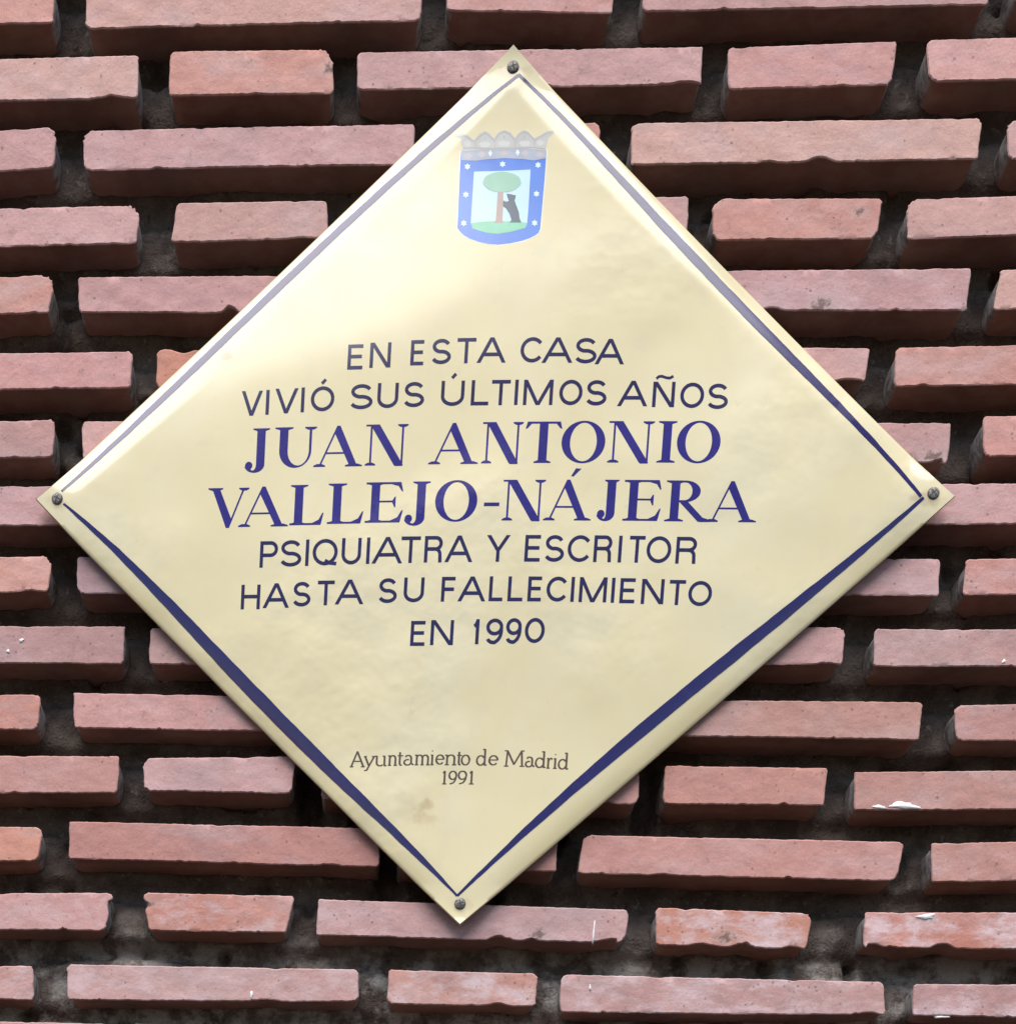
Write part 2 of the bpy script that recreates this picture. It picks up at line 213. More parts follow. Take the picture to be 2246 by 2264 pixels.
 "crest": {"halo": [[-31.88, 211.19], [26.66, 211.09], [26.71, 197.85], [26.28, 179.07], [25.74, 161.63], [23.51, 157.9], [13.98, 153.84], [-2.07, 151.68], [-16.26, 153.92], [-26.83, 158.39], [-31.35, 163.26], [-31.38, 175.02], [-31.96, 198.88]], "shield": [[-31.2, 210.68], [26.0, 210.51], [26.07, 197.86], [25.63, 179.07], [25.11, 162.14], [24.09, 159.65], [22.31, 158.16], [18.13, 156.2], [13.38, 154.74], [5.39, 153.23], [-2.66, 152.44], [-9.73, 153.15], [-16.31, 154.57], [-21.84, 156.63], [-26.32, 158.88], [-28.9, 161.2], [-30.66, 163.49], [-30.84, 175.01], [-31.26, 198.87]], "field": [[-21.68, 198.23], [16.13, 198.84], [16.2, 191.55], [16.33, 176.68], [16.13, 165.97], [15.32, 162.83], [4.93, 160.25], [-3.1, 159.21], [-11.25, 160.1], [-20.34, 162.77], [-21.82, 166.56], [-21.73, 184.76]], "ground": [[-21.81, 166.41], [-11.71, 167.21], [-3.09, 167.37], [6.65, 166.93], [16.03, 165.92], [15.32, 162.83], [10.23, 161.54], [4.93, 160.25], [-3.1, 159.21], [-11.25, 160.1], [-20.34, 162.77]], "trunk": [[-4.97, 186.41], [-1.2, 186.35], [-0.74, 176.9], [-0.63, 166.93], [0.78, 166.01], [-6.24, 166.12], [-5.14, 167.5], [-5.06, 176.97]], "bear": [[1.09, 184.33], [2.57, 183.91], [3.92, 183.79], [5.56, 183.37], [7.3, 183.14], [7.21, 181.26], [6.75, 180.02], [7.85, 177.28], [9.09, 174.77], [10.17, 172.27], [10.69, 169.27], [11.47, 167.27], [12.35, 166.16], [4.26, 166.26], [5.4, 167.84], [4.57, 169.85], [3.74, 171.86], [2.74, 173.12], [1.55, 174.88], [-0.71, 176.4], [-1.03, 178.9], [-0.41, 180.13], [0.73, 179.12], [2.85, 179.58], [1.9, 181.83]], "crown": [[-36.37, 220.23], [-34.56, 221.38], [-31.36, 221.72], [-27.55, 220.94], [-24.7, 218.43], [-22.76, 217.55], [-21.01, 219.7], [-18.99, 221.59], [-16.13, 222.98], [-13.09, 221.7], [-11.08, 219.71], [-9.65, 218.46], [-8.17, 220.37], [-6.15, 222.18], [-3.0, 223.28], [0.83, 222.05], [3.14, 219.67], [4.72, 218.43], [6.03, 220.5], [8.31, 222.41], [10.41, 222.96], [13.44, 221.7], [15.76, 219.24], [17.44, 218.11], [20.31, 219.19], [23.39, 221.1], [25.45, 222.2], [29.7, 222.68], [30.43, 221.4], [27.77, 219.6], [26.54, 218.16], [26.22, 215.0], [25.12, 211.59], [25.84, 210.51], [25.85, 205.71], [18.11, 204.42], [10.0, 205.4], [-1.85, 206.08], [-14.18, 205.59], [-21.67, 204.93], [-30.6, 205.5], [-31.12, 211.17], [-30.13, 212.61], [-31.27, 216.07], [-32.03, 219.52]], "band": [[-31.11, 211.07], [-17.81, 211.71], [-2.76, 211.68], [12.25, 211.74], [25.73, 210.51], [25.85, 205.71], [18.11, 204.42], [10.0, 205.4], [-1.85, 206.08], [-14.18, 205.59], [-21.67, 204.93], [-30.6, 205.5]], "lozenges": [[[-26.03, 205.63], [-22.93, 207.76], [-26.31, 210.06], [-29.41, 207.93]], [[-16.93, 206.39], [-13.84, 208.53], [-17.21, 210.81], [-20.3, 208.68]], [[-2.16, 206.58], [0.92, 208.73], [-2.45, 210.99], [-5.53, 208.85]], [[12.06, 206.6], [15.13, 208.77], [11.77, 211.01], [8.69, 208.85]], [[21.79, 205.51], [24.86, 207.68], [21.49, 209.92], [18.42, 207.75]]], "gems": [[[-11.33, 207.15], [-10.06, 209.18], [-11.6, 211.27], [-12.86, 209.24]], [[6.92, 207.31], [8.18, 209.35], [6.64, 211.43], [5.39, 209.39]]], "tree": [[10.31, 191.22], [10.44, 190.55], [10.3, 189.89], [9.87, 189.25], [9.27, 188.65], [8.64, 188.1], [8.02, 187.59], [7.34, 187.08], [6.51, 186.6], [5.46, 186.14], [4.28, 185.75], [3.04, 185.45], [1.81, 185.27], [0.56, 185.18], [-0.74, 185.15], [-2.09, 185.17], [-3.44, 185.2], [-4.75, 185.27], [-6.01, 185.4], [-7.27, 185.63], [-8.55, 185.96], [-9.79, 186.4], [-10.9, 186.89], [-11.8, 187.41], [-12.55, 187.93], [-13.24, 188.47], [-13.95, 189.05], [-14.63, 189.67], [-15.14, 190.32], [-15.37, 190.99], [-15.33, 191.66], [-15.14, 192.31], [-14.95, 192.95], [-14.77, 193.58], [-14.49, 194.21], [-13.98, 194.82], [-13.21, 195.39], [-12.27, 195.89], [-11.27, 196.31], [-10.28, 196.65], [-9.26, 196.95], [-8.15, 197.21], [-6.91, 197.45], [-5.58, 197.66], [-4.25, 197.8], [-2.92, 197.84], [-1.59, 197.76], [-0.23, 197.57], [1.12, 197.31], [2.4, 197.02], [3.55, 196.72], [4.6, 196.39], [5.64, 196.01], [6.69, 195.56], [7.7, 195.03], [8.55, 194.43], [9.13, 193.8], [9.5, 193.16], [9.76, 192.52], [10.04, 191.88]], "stars": [[[-26.43, 203.52], [-25.72, 202.46], [-24.4, 202.44], [-25.0, 201.42], [-24.27, 200.36], [-25.59, 200.41], [-26.17, 199.38], [-26.88, 200.44], [-28.2, 200.46], [-27.6, 201.48], [-28.33, 202.54], [-27.01, 202.49]], [[-2.93, 204.48], [-2.22, 203.43], [-0.91, 203.42], [-1.5, 202.39], [-0.77, 201.35], [-2.08, 201.38], [-2.66, 200.35], [-3.37, 201.41], [-4.68, 201.42], [-4.09, 202.44], [-4.82, 203.49], [-3.51, 203.45]], [[20.85, 203.65], [21.56, 202.61], [22.87, 202.6], [22.27, 201.58], [23.01, 200.54], [21.7, 200.56], [21.13, 199.53], [20.41, 200.58], [19.11, 200.58], [19.7, 201.6], [18.96, 202.64], [20.27, 202.62]], [[-26.41, 186.21], [-25.7, 185.14], [-24.38, 185.12], [-24.98, 184.09], [-24.25, 183.03], [-25.57, 183.07], [-26.15, 182.03], [-26.86, 183.1], [-28.18, 183.12], [-27.58, 184.15], [-28.31, 185.21], [-26.99, 185.17]], [[20.98, 185.91], [21.7, 184.85], [23.01, 184.85], [22.41, 183.81], [23.15, 182.76], [21.84, 182.79], [21.26, 181.74], [20.55, 182.8], [19.24, 182.8], [19.83, 183.84], [19.1, 184.89], [20.41, 184.86]], [[-26.65, 168.51], [-25.93, 167.43], [-24.61, 167.42], [-25.22, 166.38], [-24.48, 165.31], [-25.8, 165.35], [-26.38, 164.3], [-27.1, 165.38], [-28.42, 165.4], [-27.82, 166.44], [-28.55, 167.5], [-27.23, 167.46]], [[20.96, 167.87], [21.68, 166.8], [22.99, 166.8], [22.39, 165.76], [23.13, 164.7], [21.81, 164.72], [21.24, 163.67], [20.52, 164.74], [19.21, 164.74], [19.81, 165.78], [19.07, 166.84], [20.38, 166.81]]], "leaves": [[[-29.64, 215.78], [-28.64, 217.22], [-27.75, 216.61], [-27.4, 218.65], [-26.78, 216.58], [-25.97, 217.15], [-24.79, 215.65], [-25.87, 213.72], [-28.3, 213.79]], [[-19.64, 215.03], [-17.92, 216.45], [-16.46, 215.83], [-15.79, 217.86], [-14.85, 215.79], [-13.48, 216.35], [-11.56, 214.84], [-13.45, 212.93], [-17.49, 213.02]], [[-6.86, 215.23], [-5.03, 216.66], [-3.48, 216.04], [-2.76, 218.08], [-1.76, 216.01], [-0.3, 216.57], [1.73, 215.07], [-0.29, 213.15], [-4.58, 213.23]], [[7.2, 215.13], [8.91, 216.56], [10.36, 215.96], [11.02, 217.99], [11.97, 215.94], [13.33, 216.5], [15.24, 215.02], [13.37, 213.09], [9.34, 213.14]], [[18.97, 215.31], [19.96, 216.76], [20.84, 216.17], [21.18, 218.21], [21.81, 216.16], [22.61, 216.73], [23.79, 215.26], [22.72, 213.32], [20.31, 213.35]]], "lines": [[[-29.97, 212.61], [-22.19, 212.99], [-14.62, 212.22], [-2.27, 212.36], [9.54, 212.26], [17.57, 212.4], [25.14, 211.35]], [[-30.93, 210.67], [-17.78, 211.22], [-2.73, 211.19], [12.29, 211.25], [25.76, 210.12]], [[-21.9, 216.79], [-19.91, 219.18], [-15.79, 222.0], [-11.84, 218.99], [-9.27, 216.74]], [[-8.75, 216.98], [-6.59, 220.83], [-2.95, 222.46], [0.92, 220.68], [4.41, 216.73]], [[5.2, 216.96], [6.86, 220.1], [10.46, 222.23], [14.37, 219.99], [17.26, 216.79]], [[-31.76, 219.51], [-30.2, 220.44], [-26.91, 219.37], [-23.25, 216.83]], [[17.8, 216.79], [20.9, 218.46], [24.52, 220.27], [28.68, 221.89]], [[-22.44, 216.81], [-21.41, 213.36]], [[-9.11, 216.74], [-8.62, 212.58]], [[4.84, 216.72], [5.03, 212.33]], [[17.55, 216.55], [17.55, 212.65]], [[-15.6, 219.08], [-15.55, 216.64]], [[-2.77, 219.78], [-2.59, 217.1]], [[10.75, 219.55], [11.04, 216.87]]]},
 "border": {"ul": [[-296.33, -1.4, 1.6], [-287.41, 9.68, 1.92], [-271.64, 23.06, 2.88], [-242.6, 47.06, 4.15], [-211.47, 74.24, 4.79], [-188.95, 95.05, 5.43], [-136.24, 143.92, 5.43], [-112.45, 164.97, 5.11], [-94.32, 179.76, 4.79], [-65.66, 203.31, 4.47], [-42.88, 220.78, 3.83], [-24.74, 233.98, 2.88], [-9.08, 247.29, 2.24], [4.08, 256.63, 1.92]], "ur": [[3.85, 256.63, 1.92], [18.2, 245.68, 2.24], [39.55, 227.58, 3.19], [64.82, 204.4, 4.15], [90.1, 181.64, 5.43], [114.18, 159.22, 6.39], [136.13, 136.51, 6.71], [161.42, 114.5, 6.39], [186.63, 94.15, 6.07], [200.56, 81.7, 5.75], [224.6, 60.51, 5.11], [250.11, 34.58, 4.15], [269.16, 16.57, 3.19], [292.65, -5.39, 1.92]], "lr": [[293.93, -6.48, 1.6], [282.73, -16.84, 2.88], [264.35, -32.19, 4.15], [240.34, -52.14, 5.43], [212.97, -76.73, 7.03], [185.02, -98.91, 7.99], [156.77, -120.77, 8.63], [136.25, -138.99, 8.63], [106.62, -164.68, 7.99], [81.36, -187.07, 7.03], [58.2, -207.3, 5.75], [34.95, -228.86, 4.47], [11.6, -251.79, 2.88], [-3.39, -266.9, 1.6]], "ll": [[-3.39, -266.9, 1.6], [-18.23, -253.25, 2.56], [-39.39, -234.31, 4.15], [-59.25, -216.02, 5.75], [-79.1, -197.77, 7.35], [-92.29, -186.24, 7.99], [-114.71, -171.13, 8.31], [-138.46, -149.48, 8.31], [-159.61, -128.58, 8.31], [-172.94, -112.16, 7.99], [-192.56, -95.89, 7.67], [-214.81, -76.23, 7.03], [-238.3, -56.06, 5.75], [-259.14, -38.27, 4.15], [-277.32, -22.82, 2.88], [-295.19, -8.02, 1.6]]},
 "screws": [[0.23, 261.27], [-300.18, -5.2], [300.11, -3.67], [-1.12, -272.09]],
 "stains": [[-31.1, -206.66], [-28.1, -214.87], [-184.73, 86.31]],
 "flecks": [[285.7, -200.2], [302.4, -199.1], [95.1, -286.7], [-147.4, -334.0], [324.7, -272.4], [-325.1, -93.5], [-334.6, -100.8], [359.9, -105.7], [341.3, -339.8], [95.2, -324.6]],
 "pits": [[217.3, 120.0, 9, 6.5], [56.1, -289.1, 8, 6], [186.5, -288.2, 9, 5], [301.0, 25.6, 10, 4], [-224.8, -272.5, 5, 3.2], [237.2, 177.1, 6, 4], [-123.8, 271.0, 4, 6]],
 "joints": {"blob13": [-241.1, -287.1], "h14a": [-295.2, -329.9], "h14b": [-59.8, -325.6], "h14c": [66.9, -325.8], "h14d": [311.8, -330.8], "j13r": [261.4, -286.4], "hole11": [-112.1, -188.8], "hole12": [-53.5, -238.3], "hole11r": [128.1, -187.7], "smear13": [-242.1, -311.7], "smear14": [259.7, -307.9]}}
PITS = DATA["pits"]

# ------------------------------------------------------------------ materials
def brick_material():
    mt, nt, bs = new_mat("fired_clay")
    pos = node(nt, "ShaderNodeNewGeometry").outputs["Position"]
    att = node(nt, "ShaderNodeAttribute", attribute_name="tint")
    tint = att.outputs["Color"]
    lime = node(nt, "ShaderNodeAttribute", attribute_name="lime").outputs["Fac"]
    st = node(nt, "ShaderNodeMapping"); st.inputs["Scale"].default_value = (1.0, 1.0, 2.2)
    nt.links.new(pos, st.inputs["Vector"])
    big = noise(nt, 16.0, 3, 0.55, st.outputs[0])
    c = mix(nt, ramp(nt, big, 0.40, 0.68, 0, 0.55), tint, mix(nt, 1.0, tint, (1.0, 0.97, 0.94), 'MULTIPLY'))
    big2 = noise(nt, 11.0, 3, 0.6, st.outputs[0], 0.6)
    c = mix(nt, ramp(nt, big2, 0.48, 0.70, 0, 0.7), c, mix(nt, 0.55, c, (0.50, 0.385, 0.39), 'MIX'))
    mid = noise(nt, 70.0, 4, 0.6, st.outputs[0])
    c = mix(nt, ramp(nt, mid, 0.3, 0.7, 0.0, 1.0), mix(nt, 1.0, c, (0.90, 0.88, 0.88), 'MULTIPLY'), mix(nt, 1.0, c, (1.07, 1.06, 1.05), 'MULTIPLY'))
    # pale lime bloom where the brick has it
    bl = noise(nt, 30.0, 6, 0.68, st.outputs[0], 0.15)
    f = math_(nt, 'MULTIPLY', ramp(nt, bl, 0.42, 0.66), lime)
    c = mix(nt, f, c, (0.60, 0.455, 0.465))
    # beds coloured dark to paint in the joint shade; ends keep old mortar
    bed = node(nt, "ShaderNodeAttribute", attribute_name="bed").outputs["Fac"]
    shade_skin = mix(nt, ramp(nt, noise(nt, 60.0, 4, 0.6, pos), 0.38, 0.64), (0.170, 0.100, 0.074), (0.215, 0.155, 0.125))
    shade_skin = mix(nt, 0.22, shade_skin, tint)
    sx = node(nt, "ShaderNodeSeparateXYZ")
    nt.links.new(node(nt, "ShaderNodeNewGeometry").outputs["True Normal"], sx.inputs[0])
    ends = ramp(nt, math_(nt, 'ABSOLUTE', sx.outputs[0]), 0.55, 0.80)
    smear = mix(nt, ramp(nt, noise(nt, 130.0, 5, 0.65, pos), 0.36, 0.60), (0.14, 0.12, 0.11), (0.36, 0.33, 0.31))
    shade_skin = mix(nt, ends, shade_skin, smear)
    # small dark pits and grime
    pit = noise(nt, 260.0, 3, 0.6, pos)
    c = mix(nt, ramp(nt, pit, 0.66, 0.78, 0, 0.65), c, (0.10, 0.07, 0.06))
    grime = noise(nt, 95.0, 5, 0.7, pos)
    c = mix(nt, ramp(nt, grime, 0.57, 0.78, 0, 0.55), c, (0.19, 0.14, 0.12))
    grit = noise(nt, 800.0, 3, 0.7, pos)
    c = mix(nt, ramp(nt, grit, 0.30, 0.70), mix(nt, 1.0, c, (0.94, 0.935, 0.93), 'MULTIPLY'), mix(nt, 1.0, c, (1.05, 1.05, 1.045), 'MULTIPLY'))
    vor = node(nt, "ShaderNodeTexVoronoi", feature='F1'); vor.inputs["Scale"].default_value = 190.0
    nt.links.new(pos, vor.inputs["Vector"])
    spot = math_(nt, 'MULTIPLY', ramp(nt, vor.outputs["Distance"], 0.10, 0.24, 1.0, 0.0), ramp(nt, noise(nt, 55.0, 2, 0.5, pos), 0.52, 0.62))
    c = mix(nt, math_(nt, 'MULTIPLY', spot, 0.6), c, (0.12, 0.085, 0.075))
    kiln = noise(nt, 8.0, 3, 0.5, st.outputs[0])
    c = mix(nt, ramp(nt, kiln, 0.55, 0.75, 0, 0.35), c, (0.30, 0.24, 0.25))
    wob = noise(nt, 240.0, 4, 0.65, pos)
    for sx_, sy_, rx_, ry_ in PITS:
        sub = node(nt, "ShaderNodeVectorMath", operation='SUBTRACT')
        nt.links.new(pos, sub.inputs[0]); w0 = wv(sx_, sy_, 0); sub.inputs[1].default_value = (w0.x, 0, w0.z)
        mul = node(nt, "ShaderNodeVectorMath", operation='MULTIPLY'); mul.inputs[1].default_value = (1000 / rx_, 0, 1000 / ry_)
        nt.links.new(sub.outputs[0], mul.inputs[0])
        ln = node(nt, "ShaderNodeVectorMath", operation='LENGTH'); nt.links.new(mul.outputs[0], ln.inputs[0])
        dd = math_(nt, 'ADD', ln.outputs["Value"], math_(nt, 'MULTIPLY', math_(nt, 'SUBTRACT', wob, 0.5), 3.2))
        c = mix(nt, ramp(nt, dd, 0.75, 1.35, 0.35, 0.0), c, (0.40, 0.31, 0.29))
        c = mix(nt, ramp(nt, dd, 0.10, 0.80, 0.80, 0.0), c, (0.13, 0.085, 0.070))
    c = mix(nt, bed, c, shade_skin)
    nt.links.new(c, bs.inputs["Base Color"])
    bs.inputs["Roughness"].default_value = 0.85
    bs.inputs["Specular IOR Level"].default_value = 0.25
    h = math_(nt, 'ADD', math_(nt, 'MULTIPLY', noise(nt, 420.0, 4, 0.65, pos), 0.5), noise(nt, 120.0, 4, 0.6, pos))
    bump(nt, bs, h, 0.45, 0.0012)
    return mt

def mortar_material():
    mt, nt, bs = new_mat("grey_mortar")
    pos = node(nt, "ShaderNodeNewGeometry").outputs["Position"]
    a = noise(nt, 45.0, 5, 0.65, pos)
    c = mix(nt, ramp(nt, a, 0.35, 0.65), (0.062, 0.046, 0.039), (0.112, 0.090, 0.078))
    b = noise(nt, 160.0, 4, 0.7, pos)
    c = mix(nt, ramp(nt, b, 0.58, 0.72, 0, 0.6), c, (0.22, 0.195, 0.178))
    c = mix(nt, ramp(nt, noise(nt, 210.0, 3, 0.6, pos), 0.60, 0.74, 0, 0.8), c, (0.03, 0.025, 0.022))
    sz = node(nt, "ShaderNodeSeparateXYZ"); nt.links.new(pos, sz.inputs[0])
    low = math_(nt, 'MULTIPLY', ramp(nt, sz.outputs[2], -0.318, -0.270, 1.0, 0.0), ramp(nt, noise(nt, 38.0, 5, 0.68, pos), 0.42, 0.60))
    c = mix(nt, math_(nt, 'MULTIPLY', low, 0.75), c, (0.34, 0.315, 0.29))
    nt.links.new(c, bs.inputs["Base Color"])
    bs.inputs["Roughness"].default_value = 0.95
    bs.inputs["Specular IOR Level"].default_value = 0.15
    bump(nt, bs, math_(nt, 'ADD', b, noise(nt, 500.0, 3, 0.6, pos)), 0.8, 0.002)
    return mt

def enamel(name, color, wear=True, rough=0.16):
    """glossy printed or stoved enamel with weathered, uneven gloss"""
    mt, nt, bs = new_mat(name)
    pos = node(nt, "ShaderNodeNewGeometry").outputs["Position"]
    g = noise(nt, 22.0, 5, 0.6, pos, 0.8)
    nt.links.new(ramp(nt, g, 0.35, 0.70, rough, rough + 0.10), bs.inputs["Roughness"])
    bs.inputs["Specular IOR Level"].default_value = 0.08
    bs.inputs["IOR"].default_value = 1.5
    bs.inputs["Coat Weight"].default_value = 1.0
    bs.inputs["Coat Roughness"].default_value = 0.09
    if wear:
        w = noise(nt, 150.0, 4, 0.7, pos)
        w2 = noise(nt, 40.0, 3, 0.6, pos)
        c = mix(nt, ramp(nt, w, 0.50, 0.75, 0.0, 0.10), color, mix(nt, 0.8, color, (0.10, 0.09, 0.30)))
        c = mix(nt, ramp(nt, w2, 0.4, 0.65, 0.0, 0.35), c, mix(nt, 1.0, color, (0.7, 0.7, 0.7), 'MULTIPLY'))
        nt.links.new(c, bs.inputs["Base Color"])
    else:
        bs.inputs["Base Color"].default_value = (*color, 1)
    h = math_(nt, 'ADD', noise(nt, 6.5, 2, 0.4, pos), math_(nt, 'MULTIPLY', math_(nt, 'MULTIPLY', noise(nt, 26.0, 3, 0.5, pos), 0.30), ramp(nt, noise(nt, 4.5, 2, 0.5, pos), 0.46, 0.60)))
    bump(nt, bs, h, 0.5, 0.014)
    return mt

M_BRICK = brick_material()
M_MORTAR = mortar_material()

def panel_material(stains):
    mt, nt, bs = new_mat("cream_enamel")
    pos = node(nt, "ShaderNodeNewGeometry").outputs["Position"]
    a = noise(nt, 9.0, 4, 0.6, pos, 0.5)
    c = mix(nt, ramp(nt, a, 0.35, 0.68), (0.680, 0.588, 0.352), (0.698, 0.620, 0.405))
    b = noise(nt, 38.0, 5, 0.62, pos, 0.4)
    c = mix(nt, ramp(nt, b, 0.52, 0.72, 0, 0.45), c, (0.615, 0.55, 0.37))
    d = noise(nt, 130.0, 4, 0.6, pos)
    c = mix(nt, ramp(nt, d, 0.64, 0.80, 0, 0.30), c, (0.50, 0.42, 0.27))
    # rust bleeding through at three spots
    wob = node(nt, "ShaderNodeTexNoise"); wob.inputs["Scale"].default_value = 120.0
    nt.links.new(pos, wob.inputs["Vector"])
    for (sx, sy, rr, amt, colr) in stains:
        sub = node(nt, "ShaderNodeVectorMath", operation='SUBTRACT')
        nt.links.new(pos, sub.inputs[0]); w0 = wv(sx, sy, 0); sub.inputs[1].default_value = (w0.x, 0, w0.z)
        mul = node(nt, "ShaderNodeVectorMath", operation='MULTIPLY'); mul.inputs[1].default_value = (0.75, 0, 1.25)
        nt.links.new(sub.outputs[0], mul.inputs[0])
        ln = node(nt, "ShaderNodeVectorMath", operation='LENGTH'); nt.links.new(mul.outputs[0], ln.inputs[0])
        dd = math_(nt, 'ADD', ln.outputs["Value"], math_(nt, 'MULTIPLY', math_(nt, 'SUBTRACT', wob.outputs["Fac"], 0.5), rr * 0.002))
        c = mix(nt, ramp(nt, dd, rr * 0.0002, rr * 0.001, amt, 0.0), c, colr)
    nt.links.new(c, bs.inputs["Base Color"])
    g = noise(nt, 30.0, 5, 0.65, pos, 1.0)
    nt.links.new(ramp(nt, g, 0.35, 0.70, 0.15, 0.27), bs.inputs["Roughness"])
    bs.inputs["IOR"].default_value = 1.5
    bs.inputs["Specular IOR Level"].default_value = 0.08
    bs.inputs["Coat Weight"].default_value = 1.0
    bs.inputs["Coat Roughness"].default_value = 0.09
    h = math_(nt, 'ADD', noise(nt, 6.5, 2, 0.4, pos), math_(nt, 'MULTIPLY', math_(nt, 'MULTIPLY', noise(nt, 26.0, 3, 0.5, pos), 0.30), ramp(nt, noise(nt, 4.5, 2, 0.5, pos), 0.46, 0.60)))
    bump(nt, bs, h, 0.5, 0.014)
    return mt

# ------------------------------------------------------------------ the brick wall
TINT = dict(m=(203, 162, 160), p=(207, 160, 154), s=(206, 154, 144), o=(210, 151, 136), b=(207, 166, 158), t=(200, 154, 144), g=(190, 159, 161))
CODES = {0: "sbpmg", 1: "bsmpp", 2: "mmsbm", 3: "mbmsb", 4: "smpmb", 5: "popms", 6: "pppms", 7: "mmmmm", 8: "sgpms", 9: "mmpmm",
         10: "opptp", 11: "pmsst", 12: "ostss", 13: "pomoo", 14: "pmsmm", 15: "pmmpm"}
# notches broken out of an edge: (row, brick, edge, distance from the left / top in mm, half width, depth)
CHIPS = [(2, 3, 'b', 126, 9, 4.2), (2, 3, 'b', 92, 6, 1.6), (1, 0, 'b', 208, 14, 2.2), (4, 1, 'b', 107, 6, 5.5), (13, 3, 'b', 62, 8, 3.6), (13, 3, 'b', 97, 6, 2.6),
         (13, 3, 'b', 33, 9, 2.4), (13, 4, 'b', 54, 8, 4.5), (13, 4, 'b', 6, 8, 4.0), (13, 2, 'b', 214, 14, 4.0), (13, 2, 'b', 155, 5, 2.2), (13, 2, 'b', 131, 7, 4.0),
         (14, 2, 'b', 80, 7, 2.4), (14, 1, 'b', 145, 10, 1.8), (14, 3, 'b', 215, 8, 2.5), (12, 1, 'b', 190, 9, 1.6), (12, 3, 'b', 60, 8, 1.5), (13, 1, 'l', 8, 3, 4.0),
         (13, 0, 'r', 6, 7, 4.5), (5, 1, 't', 18, 7, 2.8), (5, 3, 'b', 100, 10, 2.4), (6, 3, 'b', 200, 12, 3.2), (6, 3, 'b', 225, 9, 3.6), (11, 2, 'b', 200, 8, 1.8), (3, 1, 'b', 88, 7, 1.5),
         (9, 3, 'b', 100, 7, 1.3), (10, 3, 'b', 60, 6, 1.2), (11, 1, 'r', 26, 4, 3.0), (1, 2, 'b', 220, 12, 2.6), (4, 0, 't', 40, 8, 1.2), (8, 0, 'b', 100, 9, 1.6), (4, 3, 'b', 103, 7, 3.0)]
RADII = {(1, 1): (3, 9, 3, 2), (2, 0): (2, 7, 2, 2), (2, 1): (7, 2, 2, 4), (3, 0): (2, 9, 2, 2), (4, 0): (2, 9, 2, 2), (3, 3): (8, 3, 5, 6), (3, 4): (7, 2, 2, 2), (8, 0): (2, 7, 3, 2),
         (6, 4): (3, 2, 2, 5), (11, 1): (7, 2, 3, 6), (13, 3): (4, 6, 2, 3), (10, 0): (2, 5, 4, 2), (10, 4): (5, 2, 2, 5), (5, 0): (2, 5, 2, 2), (12, 2): (3, 3, 2, 2), (12, 3): (6, 3, 5, 2),
         (13, 2): (2, 5, 5, 2), (2, 4): (6, 2, 2, 5), (1, 4): (4, 2, 2, 6), (0, 4): (3, 2, 2, 3), (9, 3): (2, 6, 2, 2), (12, 0): (2, 5, 4, 2)}
LIME = {(13, 1): .6, (13, 2): .35, (13, 3): .95, (13, 4): .95, (14, 0): .7, (14, 1): .55, (14, 2): .95, (14, 3): .75, (14, 4): .85, (13, 0): .4, (11, 1): .25, (12, 4): .2, (9, 4): .25, (4, 3): .3, (3, 3): .2}

rows = {}
for rr, row in DATA["bricks"]:
    rows[rr] = [(i, b) for i, b in enumerate(row)]
ODD = [(-986, -876), (-857, -628), (-610, -500), (517, 627), (645, 874), (892, 1002)]
EVEN = [(-1044, -814), (-796, -686), (-668, -438), (458, 687), (705, 815), (833, 1062)]
MORE_ODD = [(-481, -252), (-233, -121), (-104, 126), (141, 251), (270, 499)]
MORE_EVEN = [(-420, -310), (-289, -63), (-47, 63), (82, 311), (330, 440)]
rng = random.Random(7)
for rr in range(-12, 24):
    ex = ODD if rr % 2 else EVEN
    if rr in rows:
        t = sum(b[1] + b[3] for _, b in rows[rr]) / (2 * len(rows[rr])); bt = sum(b[5] + b[7] for _, b in rows[rr]) / (2 * len(rows[rr]))
    else:
        rows[rr] = []
        t = 326.0 + 46.3 * (0 - rr) if rr < 0 else -355.9 - 46.3 * (rr - 15)
        bt = t - 25.3
        ex = ex + (MORE_ODD if rr % 2 else MORE_EVEN)
    for x0, x1 in ex:
        j = [rng.uniform(-1.2, 1.2) for _ in range(4)]
        rows[rr].append((9, [x0 + j[0], t + j[2], x1 + j[1], t + j[3], x1 + j[1], bt + j[3], x0 + j[0], bt + j[2]]))

